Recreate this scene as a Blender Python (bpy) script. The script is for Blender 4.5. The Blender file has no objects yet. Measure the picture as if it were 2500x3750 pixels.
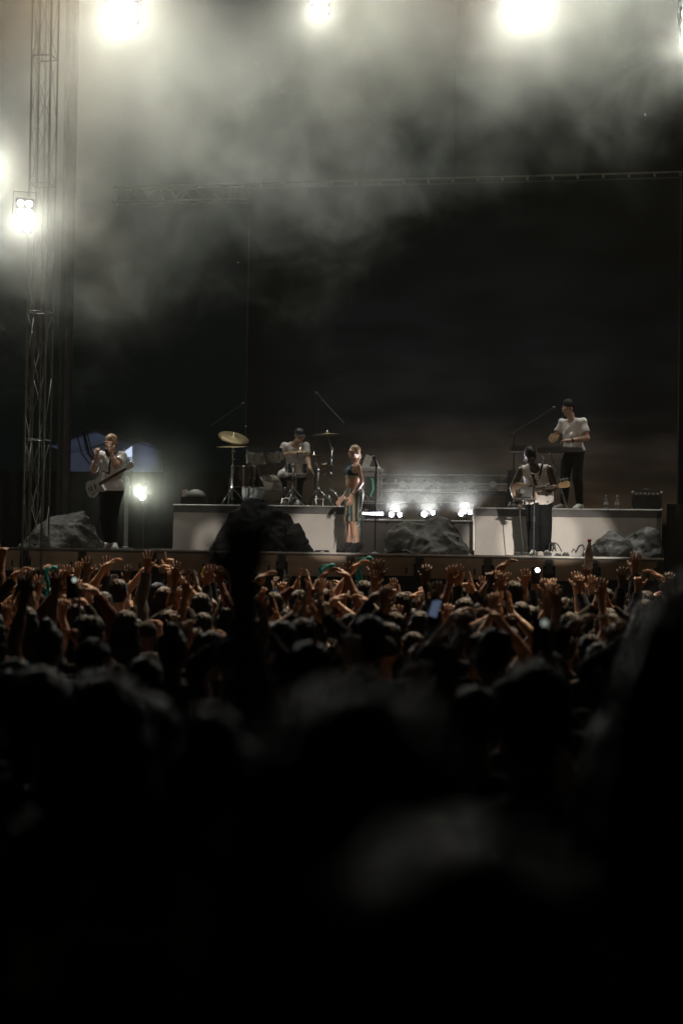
import bpy, bmesh, math, random
import numpy as np
from mathutils import Vector, Matrix, noise as mnoise
random.seed(7); rng = np.random.default_rng(7)
S = bpy.context.scene
C = S.collection
R = math.radians

# ------------------------------------------------------------------ camera
FPX = 5850.0                     # focal length in pixels of a 2500 px wide frame
YAW, PITCH, ROLL = R(10.6), math.atan(115/FPX), 0.0157
CAM = Vector((0, 0, 2.0))
fw = Vector((-math.sin(YAW)*math.cos(PITCH), math.cos(YAW)*math.cos(PITCH), math.sin(PITCH)))
r0 = Vector((math.cos(YAW), math.sin(YAW), 0))
u0 = r0.cross(fw)
rt = r0*math.cos(ROLL) + u0*math.sin(ROLL)
up = u0*math.cos(ROLL) - r0*math.sin(ROLL)
cd = bpy.data.cameras.new('camera'); cam = bpy.data.objects.new('camera', cd); C.objects.link(cam)
M = Matrix((rt, up, -fw)).transposed().to_4x4(); M.translation = CAM
cam.matrix_world = M
cd.sensor_fit = 'HORIZONTAL'; cd.sensor_width = 24.0; cd.lens = FPX*24/2500
cd.clip_end = 600; cd.clip_start = 0.05
cd.dof.use_dof = True; cd.dof.focus_distance = 24.0; cd.dof.aperture_fstop = 1.5
S.camera = cam

# ------------------------------------------------------------------ world, exposure, sampling
w = bpy.data.worlds.new('World'); S.world = w; w.use_nodes = True
bg = w.node_tree.nodes['Background']
bg.inputs[0].default_value = (0.42, 0.80, 0.78, 1); bg.inputs[1].default_value = 0.0026
S.view_settings.view_transform = 'Standard'; S.view_settings.look = 'None'
S.view_settings.exposure = 0; S.view_settings.gamma = 1
cy = S.cycles
cy.use_denoising = True; cy.denoiser = 'OPENIMAGEDENOISE'
cy.max_bounces = 4; cy.diffuse_bounces = 2; cy.glossy_bounces = 2; cy.transmission_bounces = 4
cy.volume_bounces = 0; cy.transparent_max_bounces = 6
cy.sample_clamp_direct = 0; cy.sample_clamp_indirect = 1.5
cy.use_adaptive_sampling = True; cy.adaptive_threshold = 0.035
cy.volume_step_rate = 0.45; cy.volume_max_steps = 128
cy.caustics_reflective = False; cy.caustics_refractive = False

GZ = -0.44                       # ground level at the stage
STZ = 1.84                       # stage floor
RZ = 2.586                       # riser floor
FRONT = 23.0                     # stage front edge
def ground_z(y): return 0.0 - 0.02*max(-30, min(22, y))

def at(px, py, Y):
    d = fw*FPX + rt*(px-1250) - up*(py-1875)
    return CAM + d*((Y-CAM.y)/d.y)
def m_per_px(p):                 # metres covered by one pixel at world point p
    return (Vector(p)-CAM).dot(fw)/FPX

# ------------------------------------------------------------------ lamps the place has, and added fill lights
def spot(name, loc, target, watts, deg, blend=0.6, color=(1,1,1), radius=0.12):
    ld = bpy.data.lights.new(name, 'SPOT'); ld.energy = watts; ld.color = color
    ld.spot_size = R(deg); ld.spot_blend = blend; ld.shadow_soft_size = radius
    o = bpy.data.objects.new(name, ld); C.objects.link(o); o.location = loc
    o.rotation_euler = (Vector(target)-Vector(loc)).to_track_quat('-Z', 'Y').to_euler()
    return o
WARM = (0.99, 1.0, 0.92); AMB = (1.0, 0.62, 0.30); COOL = (0.93, 0.92, 1.0)
TOPL = [at(445, 22, 25.5), at(1172, 18, 25.5), at(1925, -22, 25.5), at(2560, 90, 25.5), at(-95, 560, 24.6)]
TOPW = [320, 150, 480, 420, 850]
for p, wt in zip(TOPL, TOPW):
    spot('overhead_beam', p + Vector((0,-0.25,0)), (p.x*0.55, 18.5, 0), wt*1.3, 96, 0.9, WARM, 0.07)
for i, (x_, wt) in enumerate(((-9.0, 1100), (-5.0, 800), (-0.5, 800), (3.8, 1200))):      # unseen lamps added above the frame to brighten the smoke
    spot('upper_row_beam', (x_, 27.2, 12.9), (x_*0.9, 24.5, 4), wt*1.5, 98, 0.85, (0.98, 1.0, 0.90), 0.12)
BL = at(88, 790, 22.6)
spot('side_blinder_beam', BL + Vector((0.05,-0.2,0)), (-4, 16, 0), 330, 110, 0.9, (1,0.98,0.93), 0.10)
FB = at(520, 1808, 27.5)
spot('floor_blinder_beam', FB + Vector((0,-0.15,0)), (-5.5, 21, 5.5), 110, 130, 0.6, (0.94,1,0.88), 0.06)
# follow spots and wash from the front-of-house tower behind the crowd
FOH = Vector((7.5, -16.0, 6.2))
for tx_ in (-8.6, -5.2, -1.8, 1.8): spot('house_wash', FOH, (tx_, 23.6, 4.0), 2500, 7.9, 0.45, (1,0.84,0.68), 0.25)
# unseen amber lights added above the frame to rim the front rows
for x_ in (-8.0, -3.0, 2.0): spot('audience_lamp', (x_, 22.4, 14.9), (x_*0.9, 15.6, 1.0), 8200, 44, 0.8, (1,0.70,0.41), 0.08)
for tx_, ty_, dg, wt in ((1168, 1985, 1.6, 48000), (1835, 1980, 1.5, 52000), (1975, 1985, 1.7, 46000), (2110, 1985, 1.6, 40000), (795, 1990, 1.0, 26000)):
    spot('follow_spot', FOH + Vector((0.5,0,2.4)), at(tx_, ty_, 25.0), wt, dg, 0.25, (1,0.90,0.78), 0.10)
# ------------------------------------------------------------------ materials
MATS = {}
def mat(name, col, rough=0.6, metal=0.0, var=0.25, scale=8.0, bump=0.0, bscale=40.0, emit=None, estr=0, spec=0.5, alpha=1.0, trans=0.0, rand=None, sheen=0):
    if name in MATS: return MATS[name]
    m = bpy.data.materials.new(name); m.use_nodes = True; nt = m.node_tree
    b = nt.nodes['Principled BSDF']
    b.inputs['Roughness'].default_value = rough; b.inputs['Metallic'].default_value = metal
    b.inputs['Specular IOR Level'].default_value = spec
    if trans: b.inputs['Transmission Weight'].default_value = trans
    if alpha < 1: b.inputs['Alpha'].default_value = alpha
    if sheen: b.inputs['Sheen Weight'].default_value = sheen
    tc = nt.nodes.new('ShaderNodeTexCoord')
    n = nt.nodes.new('ShaderNodeTexNoise'); n.inputs['Scale'].default_value = scale; n.inputs['Detail'].default_value = 5
    nt.links.new(tc.outputs['Object'], n.inputs['Vector'])
    if rand:
        oi = nt.nodes.new('ShaderNodeObjectInfo'); cr = nt.nodes.new('ShaderNodeValToRGB'); cr.color_ramp.interpolation = 'CONSTANT'
        els = cr.color_ramp.elements
        for i, c_ in enumerate(rand):
            e = els[0] if i == 0 else (els[1] if i == 1 else els.new(i/len(rand)))
            e.position = i/len(rand); e.color = (*c_, 1)
        nt.links.new(oi.outputs['Random'], cr.inputs[0]); base = cr.outputs[0]
    mx = nt.nodes.new('ShaderNodeMix'); mx.data_type = 'RGBA'; mx.blend_type = 'MULTIPLY'; mx.inputs[0].default_value = 1.0
    mr = nt.nodes.new('ShaderNodeMapRange'); mr.inputs[3].default_value = 1-var; mr.inputs[4].default_value = 1+var
    mr.inputs[1].default_value = 0.3; mr.inputs[2].default_value = 0.7
    nt.links.new(n.outputs[0], mr.inputs[0]); nt.links.new(mr.outputs[0], mx.inputs[7])
    if rand: nt.links.new(base, mx.inputs[6])
    else: mx.inputs[6].default_value = (*col, 1)
    nt.links.new(mx.outputs[2], b.inputs['Base Color'])
    if bump:
        n2 = nt.nodes.new('ShaderNodeTexNoise'); n2.inputs['Scale'].default_value = bscale; n2.inputs['Detail'].default_value = 6
        nt.links.new(tc.outputs['Object'], n2.inputs['Vector'])
        bp = nt.nodes.new('ShaderNodeBump'); bp.inputs['Strength'].default_value = bump; bp.inputs['Distance'].default_value = 0.02
        nt.links.new(n2.outputs[0], bp.inputs['Height']); nt.links.new(bp.outputs[0], b.inputs['Normal'])
    if emit:
        b.inputs['Emission Color'].default_value = (*emit, 1); b.inputs['Emission Strength'].default_value = estr
        m.cycles.emission_sampling = 'NONE'
    MATS[name] = m; return m

black = mat('black_powder_coat', (0.018,0.018,0.018), 0.5)
blackcloth = mat('black_cloth', (0.012,0.012,0.012), 0.95, bump=0.2)
chrome = mat('chrome', (0.75,0.75,0.75), 0.16, 1.0, var=0.05)
alu = mat('aluminium', (0.62,0.61,0.58), 0.38, 0.85, var=0.15)
steel = mat('dull_steel', (0.35,0.35,0.34), 0.5, 0.8)
plastic = mat('black_plastic', (0.02,0.02,0.022), 0.35)
lampglass = mat('lit_lamp_glass', (0.9,0.9,0.9), 0.3, emit=(1,0.98,0.93), estr=30, var=0)
lampcool = mat('lit_cool_glass', (0.9,0.9,0.9), 0.3, emit=(0.90,0.86,1.0), estr=22, var=0)

# ------------------------------------------------------------------ mesh building
def frame_from(z, x=None):
    z = Vector(z).normalized()
    if x is None: x = Vector((1,0,0)) if abs(z.x) < 0.9 else Vector((0,1,0))
    x = Vector(x); x = (x - z*x.dot(z)).normalized(); y = z.cross(x)
    return x, y, z
class MB:
    def __init__(s): s.v = []; s.f = []
    def add(s, vs, fs):
        k = len(s.v); s.v += [Vector(q) for q in vs]; s.f += [tuple(i+k for i in f) for f in fs]; return s
    def box(s, c, size, rot=None, bevel=0.0, taper=1.0):
        hx, hy, hz = [q/2 for q in size]
        bm = bmesh.new()
        vs = [bm.verts.new((x*(taper if z > 0 else 1), y*(taper if z > 0 else 1), z)) for z in (-hz,hz) for x, y in ((-hx,-hy),(hx,-hy),(hx,hy),(-hx,hy))]
        for f in ((3,2,1,0),(4,5,6,7),(0,1,5,4),(1,2,6,5),(2,3,7,6),(3,0,4,7)): bm.faces.new([vs[i] for i in f])
        if bevel: bmesh.ops.bevel(bm, geom=list(bm.edges), offset=bevel, segments=2, affect='EDGES')
        return s._bm(bm, c, rot)
    def _bm(s, bm, c=(0,0,0), rot=None):
        bm.verts.index_update(); c = Vector(c)
        vs = [((rot @ q.co) if rot is not None else q.co) + c for q in bm.verts]
        s.add(vs, [[q.index for q in f.verts] for f in bm.faces]); bm.free(); return s
    def cyl(s, a, b, r1, r2=None, n=12, caps=True):
        a, b = Vector(a), Vector(b); r2 = r1 if r2 is None else r2
        x, y, z = frame_from(b-a); vs = []
        for p, r in ((a,r1),(b,r2)):
            vs += [p + (x*math.cos(2*math.pi*i/n) + y*math.sin(2*math.pi*i/n))*r for i in range(n)]
        fs = [(i,(i+1)%n,n+(i+1)%n,n+i) for i in range(n)]
        if caps: fs += [tuple(range(n-1,-1,-1)), tuple(range(n,2*n))]
        return s.add(vs, fs)
    def tube(s, pts, r, n=6, rad=None):
        pts = [Vector(p) for p in pts]; vs = []; fs = []
        x = None
        for i, p in enumerate(pts):
            t = (pts[min(i+1,len(pts)-1)] - pts[max(i-1,0)]).normalized()
            x, y, _ = frame_from(t, x); rr = rad[i] if rad else r
            vs += [p + (x*math.cos(2*math.pi*k/n) + y*math.sin(2*math.pi*k/n))*rr for k in range(n)]
        for i in range(len(pts)-1):
            fs += [(i*n+k, i*n+(k+1)%n, (i+1)*n+(k+1)%n, (i+1)*n+k) for k in range(n)]
        fs += [tuple(range(n-1,-1,-1)), tuple(range((len(pts)-1)*n, len(pts)*n))]
        return s.add(vs, fs)
    def lathe(s, prof, c=(0,0,0), axis=(0,0,1), n=24):
        x, y, z = frame_from(axis); c = Vector(c); vs = []; fs = []
        for r, h in prof:
            vs += [c + z*h + (x*math.cos(2*math.pi*i/n) + y*math.sin(2*math.pi*i/n))*max(r,1e-4) for i in range(n)]
        for j in range(len(prof)-1):
            fs += [(j*n+i, j*n+(i+1)%n, (j+1)*n+(i+1)%n, (j+1)*n+i) for i in range(n)]
        fs += [tuple(range(n-1,-1,-1)), tuple(range((len(prof)-1)*n, len(prof)*n))]
        return s.add(vs, fs)
    def ball(s, c, r, n=10):
        return s.lathe([(r*math.sin(math.pi*j/n), -r*math.cos(math.pi*j/n)) for j in range(n+1)], c, n=2*n)
    def prism(s, outline, y0, y1, M=None):
        """outline in (x,z); extruded along y"""
        n = len(outline); vs = [Vector((x,y0,z)) for x, z in outline] + [Vector((x,y1,z)) for x, z in outline]
        if M is not None: vs = [M @ q for q in vs]
        return s.add(vs, [tuple(range(n)), tuple(range(2*n-1,n-1,-1))] + [(i,n+i,n+(i+1)%n,(i+1)%n) for i in range(n)])
    def build(s, name, m, parent=None, smooth=False, local=False):
        me = bpy.data.meshes.new(name)
        off = parent.location if (parent is not None and not local) else Vector((0,0,0))
        if parent is not None and not local and parent.parent is not None: off = off + parent.parent.location
        me.from_pydata([q-off for q in s.v], [], s.f); me.update()
        bm = bmesh.new(); bm.from_mesh(me); bmesh.ops.recalc_face_normals(bm, faces=bm.faces); bm.to_mesh(me); bm.free()
        o = bpy.data.objects.new(name, me); C.objects.link(o); me.materials.append(m)
        if smooth:
            for p in me.polygons: p.use_smooth = True
        elif smooth is None: pass
        if parent is not None: o.parent = parent
        return o
def tag(o, label, cat, group=None):
    o['label'] = label; o['category'] = cat
    if group: o['group'] = group
    return o
def struct(o): o['kind'] = 'structure'; return o
def thing(name, label, cat, loc, group=None, rotz=0):
    o = bpy.data.objects.new(name, None); C.objects.link(o); o.location = loc; o.rotation_euler = (0,0,rotz)
    o.empty_display_size = 0.2
    return tag(o, label, cat, group)
def noise_grid_cloth(mb, f, nu, nv):
    """thin cloth sheet from f(u,v)->Vector"""
    vs = [f(i/nu, j/nv) for j in range(nv+1) for i in range(nu+1)]
    fs = [(j*(nu+1)+i, j*(nu+1)+i+1, (j+1)*(nu+1)+i+1, (j+1)*(nu+1)+i) for j in range(nv) for i in range(nu)]
    return mb.add(vs, fs)

def solo(mb, name, m, label, cat, group=None, smooth=False):
    """one-mesh thing with its origin at its base"""
    xs = [q.x for q in mb.v]; ys_ = [q.y for q in mb.v]; zs = [q.z for q in mb.v]
    c = Vector(((min(xs)+max(xs))/2, (min(ys_)+max(ys_))/2, min(zs)))
    mb.v = [q-c for q in mb.v]
    o = mb.build(name, m, smooth=smooth); o.location = c
    return tag(o, label, cat, group)
# ================================================================== the setting
g = MB(); ys = [-30, 0, 22, 60, 260]
for i in range(len(ys)-1):
    a, b = ys[i], ys[i+1]
    g.add([(-160,a,ground_z(a)),(160,a,ground_z(a)),(160,b,ground_z(b)),(-160,b,ground_z(b))], [(0,1,2,3)])
struct(g.build('ground', mat('trodden_grass', (0.045,0.05,0.025), 0.95, bump=0.6, bscale=25, scale=3)))

deckm = mat('stage_board', (0.16,0.155,0.15), 0.35, bump=0.1, scale=3)
facem = mat('wooden_fascia', (0.44,0.33,0.25), 0.6, scale=1.2, var=0.35, bump=0.25, bscale=18)
XL, XR = at(-260, 2010, FRONT).x, at(2430, 2050, FRONT).x
st = thing('stage', 'low black festival stage with wooden fascia panels along its front edge', 'stage', ((XL+XR)/2, FRONT, GZ))
MB().box(((XL+XR)/2, FRONT+6.03, STZ-0.06), (XR-XL, 12.0, 0.12)).build('stage_deck', deckm, st)
MB().box(((XL+XR)/2, FRONT-0.0, STZ+0.012), (XR-XL, 0.06, 0.024)).build('edge_strip', alu, st)
MB().box(((XL+XR)/2, FRONT+0.45, (GZ+STZ-0.12)/2), (XR-XL, 0.03, STZ-0.12-GZ)).build('skirt', blackcloth, st)
# fascia panels between dark brackets, photographed at these pixel columns
cols = [-250,-160, 90,  300, 558, 787, 1030, 1282, 1535, 1785, 2010, 2175, 2420]
for i in range(len(cols)-1):
    xa = at(cols[i], 2060, FRONT).x + 0.07; xb = at(cols[i+1], 2060, FRONT).x - 0.07
    hh = 0.30 if i % 4 != 3 else 0.27
    p = MB()
    p.box(((xa+xb)/2, FRONT+0.02, STZ-0.075), (xb-xa, 0.05, 0.09), bevel=0.006)
    p.box(((xa+xb)/2, FRONT+0.045, STZ-0.12-(hh-0.09)/2), (xb-xa-0.04, 0.04, hh-0.09), bevel=0.004)
    pp = p.build('fascia_panel', facem, st)
    sx = xa + (xb-xa)*0.86
    q = MB().box((sx, FRONT+0.022, STZ-0.22), (0.03, 0.012, 0.09), bevel=0.004); q.build('slot', black, pp)
    # bracket
    MB().box((xb+0.07, FRONT+0.05, STZ-0.13), (0.10, 0.10, 0.22), bevel=0.008).box((xb+0.07, FRONT+0.02, STZ-0.20), (0.15, 0.06, 0.06), bevel=0.008).build('bracket', black, st)
for k in range(9):
    x = XL + (XR-XL)*(k+0.5)/9
    MB().cyl((x, FRONT+0.3, GZ), (x, FRONT+0.3, STZ-0.12), 0.03).build('leg', steel, st)

# ---- cloth covered risers
cloth = mat('grey_white_drape', (0.43,0.41,0.39), 0.9, scale=1.3, var=0.14, bump=0.5, bscale=5)
cloth2 = mat('grey_drape', (0.27,0.26,0.25), 0.9, scale=1.3, var=0.14, bump=0.5, bscale=5)
band = mat('riser_edge_board', (0.10,0.098,0.10), 0.7, scale=2)  # deck edge, its dark tone standing in for the unlit top strip
def riser(label, pxa, pxb, Yf, depth, ztop, clothmat, seed, bandh=0.11):
    xa, xb = at(pxa, 1900, Yf).x, at(pxb, 1900, Yf).x
    t = thing('riser', label, 'stage riser', ((xa+xb)/2, Yf, STZ), 'cloth fronted risers on the stage')
    MB().box(((xa+xb)/2, Yf+depth/2, ztop-0.03), (xb-xa, depth, 0.06), bevel=0.006).build('riser_deck', black, t)
    MB().box(((xa+xb)/2, Yf-0.022, ztop-bandh/2-0.012), (xb-xa, 0.02, bandh), bevel=0.004).build('edge_board', band, t)
    MB().tube([(xa, Yf-0.035, ztop), (xb, Yf-0.035, ztop)], 0.012).build('edge_tube', alu, t)
    rs = random.Random(seed); ph = [rs.uniform(0,6.3) for _ in range(6)]
    def front(u, v):
        x = xa + (xb-xa)*u; z = ztop-bandh-0.005 - (ztop-bandh-0.01-STZ)*v
        w_ = 0.006*math.sin(x*7+ph[0]) + 0.004*math.sin(x*17+ph[1]+v*2) + 0.012*v*math.sin(x*2.3+ph[2]) + 0.004*math.sin(z*14+x*5+ph[3])
        dr = 0.02*math.sin(x*3.1+ph[4])*v*0.5
        return Vector((x, Yf-0.012-w_-0.012*v, z+dr*0.3))
    m = MB(); noise_grid_cloth(m, front, 160, 24)
    for side, xs in ((0, xa), (1, xb)):
        def sd(u, v, xs=xs):
            z = ztop-0.06-(ztop-0.07-STZ)*v
            return Vector((xs + 0.01*math.sin(u*20+ph[5]), Yf-0.01 + depth*u, z))
        noise_grid_cloth(m, sd, 20, 6)
    m.build('drape', clothmat, t, smooth=True)
    return t
riser('drum riser left of the singer fronted with pale grey drape', 635, 1312, 25.0, 3.6, RZ, cloth, 1)
riser('keyboard riser on the right fronted with pale grey drape', 1738, 2422, 25.0, 3.6, RZ, cloth, 2)
LOWZ = at(1500, 1906, 25.3).z
riser('lower middle riser carrying the floor lights behind the rock', 1305, 1732, 25.3, 2.4, LOWZ, cloth2, 3, 0.03)
solo(MB().tube([at(1735,1862,24.93), at(1735,2016,24.93)], 0.022).box(Vector((at(1735,2019,24.93).x,24.93,STZ+0.006)), (0.16,0.12,0.012)), 'upright_pole', alu, 'short metal pole standing at the left corner of the keyboard riser', 'pole')
# ------------------------------------------------------------------ video wall showing a dusk sky
SY = 31.0
sx0, sx1 = at(906,1300,SY).x, at(2482,1300,SY).x
sz0, sz1 = at(1700,1905,SY).z, at(1700,672,SY).z
sm = bpy.data.materials.new('video_picture'); sm.use_nodes = True; nt = sm.node_tree
b = nt.nodes['Principled BSDF']; b.inputs['Base Color'].default_value = (0.002,0.002,0.002,1); b.inputs['Roughness'].default_value = 1.0
b.inputs['Specular IOR Level'].default_value = 0.0
tc = nt.nodes.new('ShaderNodeTexCoord'); mp = nt.nodes.new('ShaderNodeMapping'); mp.inputs['Scale'].default_value = (0.33, 1, 1.15)
nt.links.new(tc.outputs['Object'], mp.inputs[0])
n1 = nt.nodes.new('ShaderNodeTexNoise'); n1.inputs['Scale'].default_value = 0.8; n1.inputs['Detail'].default_value = 7; n1.inputs['Roughness'].default_value = 0.55; n1.inputs['Distortion'].default_value = 0.6
nt.links.new(mp.outputs[0], n1.inputs['Vector'])
sep = nt.nodes.new('ShaderNodeSeparateXYZ'); nt.links.new(tc.outputs['Object'], sep.inputs[0])
def mnode(nt, op, a, b_=None, c=None):
    n = nt.nodes.new('ShaderNodeMath'); n.operation = op
    for i, q in enumerate((a, b_, c)):
        if q is None: continue
        if isinstance(q, (int, float)): n.inputs[i].default_value = q
        else: nt.links.new(q, n.inputs[i])
    return n.outputs[0]
def maprange(nt, v, a, b_, c, d, smooth=False):
    n = nt.nodes.new('ShaderNodeMapRange'); nt.links.new(v, n.inputs[0])
    if smooth: n.interpolation_type = 'SMOOTHSTEP'
    for i, q in enumerate((a, b_, c, d)): n.inputs[i+1].default_value = q
    return n.outputs[0]
# height over the lower edge (object origin sits there): glow low, dark bank above it
hgt = mnode(nt, 'ADD', sep.outputs[2], mnode(nt, 'MULTIPLY', mnode(nt, 'SUBTRACT', n1.outputs[0], 0.5), 1.3))
cr = nt.nodes.new('ShaderNodeValToRGB'); e = cr.color_ramp.elements
H = sz1 - sz0
e[0].position = 0; e[0].color = (0.030,0.020,0.012,1)
e[1].position = 1; e[1].color = (0.0010,0.0012,0.0010,1)
for pz, col in ((0.7,(0.028,0.020,0.013)),(1.15,(0.022,0.0165,0.012)),(1.7,(0.009,0.0075,0.0062)),(2.15,(0.0028,0.003,0.0032)),(2.7,(0.0038,0.004,0.0038)),(3.4,(0.0022,0.0026,0.0030)),(5.0,(0.0012,0.0015,0.0014))):
    q = e.new(min(0.99, pz/H)); q.color = (*col, 1)
nt.links.new(mnode(nt, 'DIVIDE', hgt, H), cr.inputs[0])
n2 = nt.nodes.new('ShaderNodeTexNoise'); n2.inputs['Scale'].default_value = 1.6; n2.inputs['Detail'].default_value = 6; nt.links.new(mp.outputs[0], n2.inputs['Vector'])
k = maprange(nt, n2.outputs[0], 0.34, 0.70, 0.6, 1.6, True)
k = mnode(nt, 'MULTIPLY', k, maprange(nt, sep.outputs[0], -4.2, -1.5, 0.25, 1.0, True))
k = mnode(nt, 'MULTIPLY', k, maprange(nt, sep.outputs[0], 2.2, 3.6, 1.0, 0.45, True))
nt.links.new(cr.outputs[0], b.inputs['Emission Color']); nt.links.new(k, b.inputs['Emission Strength'])
sm.cycles.emission_sampling = 'NONE'
vw = thing('video_wall', 'huge dim video wall behind the band showing dark brown dusk clouds', 'video wall', ((sx0+sx1)/2, SY, sz0))
MB().box(((sx0+sx1)/2, SY+0.01, (sz0+sz1)/2), (sx1-sx0, 0.02, sz1-sz0)).build('screen', sm, vw)
fr = MB()
fr.box(((sx0+sx1)/2, SY+0.12, (sz0+sz1)/2), (sx1-sx0+0.06, 0.18, sz1-sz0+0.06), bevel=0.01); fr.build('cabinet', black, vw)

# ------------------------------------------------------------------ black back drapes and side column
def pleat(mb, xa, xb, y, z0, z1, amp=0.06, wl=0.35):
    n = max(20, int((xb-xa)/wl*8))
    vs = []
    for i in range(n+1):
        x = xa+(xb-xa)*i/n; o_ = amp*math.sin(2*math.pi*(x-xa)/wl)+0.02*math.sin(x*3)
        vs += [(x, y+o_, z0), (x, y+o_*0.8, z1)]
    return mb.add(vs, [(2*i, 2*i+2, 2*i+3, 2*i+1) for i in range(n)])
solo(pleat(MB(), -3.9, 13, 33.0, GZ, 13.5, 0.0), 'backdrop_curtain', mat('black_velvet', (.004,.004,.004), 1.0, spec=.1), 'tall black curtain hanging behind the video wall', 'curtain', smooth=True)
xa = at(2440,1900,24.2).x
solo(pleat(MB(), xa, xa+3.0, 24.2, GZ, at(2450,1845,24.2).z, 0.05, 0.3), 'wing_curtain', blackcloth, 'black wing curtain at the right edge beside the keyboard riser', 'curtain', smooth=True)
# dark column left
cx0, cx1 = at(212,1500,26).x, at(262,1500,26).x
solo(pleat(MB(), cx0, cx1, 26.0, STZ, 12.0, 0.04, 0.16), 'drape_column', mat('dark_grey_drape', (0.05,0.05,0.047), 0.9), 'narrow dark drape column hanging just right of the lattice tower', 'drape', smooth=True)

solo(pleat(MB(), at(-60,1800,32.4).x, at(905,1800,32.4).x, 32.4, GZ, at(500,1728,32.4).z), 'masking_curtain', blackcloth, 'added black sheet behind the bassist darkening the view below the tent', 'curtain', smooth=True)  # black sheet added to keep the area under the tent dark
# ------------------------------------------------------------------ trusses
def lattice(t, a, b, wx, bay, m, r=0.025, side=None, rung=None, brr=0.42):
    """box truss from a to b: four chords and a bracing mesh"""
    a, b = Vector(a), Vector(b); z = (b-a).normalized(); x, y, _ = frame_from(z, side)
    cs = [(x*sx+y*sy)*wx/2 for sx, sy in ((-1,-1),(1,-1),(1,1),(-1,1))]
    for c in cs: MB().cyl(a+c, b+c, r, n=8).build('chord', m, t, smooth=True)
    L = (b-a).length; n = max(1, round(L/bay)); br = MB()
    for f in range(4):
        c1, c2 = cs[f], cs[(f+1)%4]
        for i in range(n):
            p, q = a+z*(L*i/n), a+z*(L*(i+1)/n); mid = (p+q)/2
            br.cyl(p+c1, mid+c2, r*brr, n=6); br.cyl(mid+c2, q+c1, r*brr, n=6)
        for i in range(0, n+1, rung or 4):
            p = a+z*(L*i/n); br.cyl(p+c1, p+c2, r*0.6, n=6)
    br.build('bracing', m, t, smooth=True)
TY = 29.6
ta, tb = at(424,718,TY), at(2620,655,TY)
tz = ta.z; t = thing('roof_truss', 'long horizontal aluminium truss spanning above the video wall in the smoke', 'truss', (ta.x, TY, tz-0.19))
dz = at(424,690,TY).z-at(424,745,TY).z
darkalu = mat('tarnished_aluminium', (0.12,0.11,0.085), 0.6, 0.2)
te = at(908,718,TY).x
lattice(t, (ta.x,TY,tz), (te,TY,tz), dz, dz*1.72, darkalu, 0.024, side=(0,0,1), rung=50)
MB().cyl((te,TY-dz/2,tz+dz/2), (at(2620,600,TY).x,TY-dz/2,tz+dz/2), 0.020).build('hanging_rail', darkalu, t)
cl = None
for i in range(24):
    x = at(960,650,TY).x + i*0.46
    MB().box((x, TY-dz/2, tz+dz/2-0.04), (0.05,0.05,0.07), bevel=0.008).build('clamp', darkalu, t)
# left tower
towm = mat('weathered_aluminium', (0.16,0.155,0.14), 0.6, 0.2)  # metal tone set to the brightness of the lit smoke around it
rtx = at(128,1500,24.9).x
tw = at(118,1900,22.75); tt = at(133,1900,22.6)
t = thing('lattice_tower', 'tall aluminium lattice tower rising left of the stage, carrying a bright blinder', 'tower', (tw.x, 22.75, GZ))
lattice(t, (tw.x,22.9,GZ+0.05), (tw.x,22.9,13.2), 0.30, 1.9, towm, 0.015, side=(1,0.0,0), rung=1, brr=0.3)
MB().box((tw.x,22.9,GZ+0.025), (0.7,0.7,0.05), bevel=0.01).build('base_plate', steel, t)
lattice(thing('rear_tower', 'second thinner lattice tower standing behind the left tower', 'tower', (rtx, 24.9, GZ)), (rtx,24.9,GZ), (rtx,24.9,13.0), 0.24, 2.2, darkalu, 0.018, side=(1,0,0), rung=6)

# ------------------------------------------------------------------ lamps
def lampbank(name, label, pos, nx, nz, cell, m, group=None, tilt=0.0, aim=None, lens=0.40, depth=0.16):
    t = thing(name, label, 'stage light', pos, group)
    d = (Vector(aim)-Vector(pos)).normalized() if aim is not None else Vector((0,-1,0))
    q = d.to_track_quat('-Y', 'Z').to_matrix()
    W, Hh = nx*cell, nz*cell; pos = Vector(pos)
    MB().box(pos + q @ Vector((0,depth/2,0)), (W+0.03, depth, Hh+0.03), rot=q, bevel=0.012).build('housing', black, t)
    for i in range(nx):
        for j in range(nz):
            c = pos + q @ Vector(((i-(nx-1)/2)*cell, -0.004, (j-(nz-1)/2)*cell))
            r = cell*lens
            MB().lathe([(r*1.12,0.02),(r*1.12,-0.006),(r*1.0,-0.01),(r*1.0,0.0)], c, axis=-(q @ Vector((0,-1,0))), n=20).build('bezel', black, t)
            MB().lathe([(0.0,-0.014),(r*0.5,-0.012),(r*0.95,-0.002),(r*0.98,0.006)], c, axis=-(q @ Vector((0,-1,0))), n=20).build('lens', m, t, smooth=True)
    br = MB()
    br.tube([pos+q@Vector((-W/2-0.04,depth/2,0)), pos+q@Vector((-W/2-0.04,depth/2,Hh/2+0.1)), pos+q@Vector((W/2+0.04,depth/2,Hh/2+0.1)), pos+q@Vector((W/2+0.04,depth/2,0))], 0.012)
    br.build('yoke', black, t)
    return t
names = ['leftmost of the overhead blinders, glaring at the top left', 'small overhead blinder glaring at the top middle', 'brightest overhead blinder, cut off by the top edge right of middle', 'overhead blinder glowing at the top right corner', 'blinder glowing at the left edge above the tower lamp']
lg = mat('searing_lamp_glass', (0.9,0.9,0.9), 0.3, emit=(1,0.98,0.93), estr=120, var=0)
for i, (p, nm) in enumerate(zip(TOPL, names)):
    lampbank('overhead_light', nm, p, 3 if i != 1 else 2, 3 if i != 1 else 2, 0.19 if i != 1 else 0.15, lg, 'lamps hung above the stage', aim=(p.x*0.3,6,0))
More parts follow.
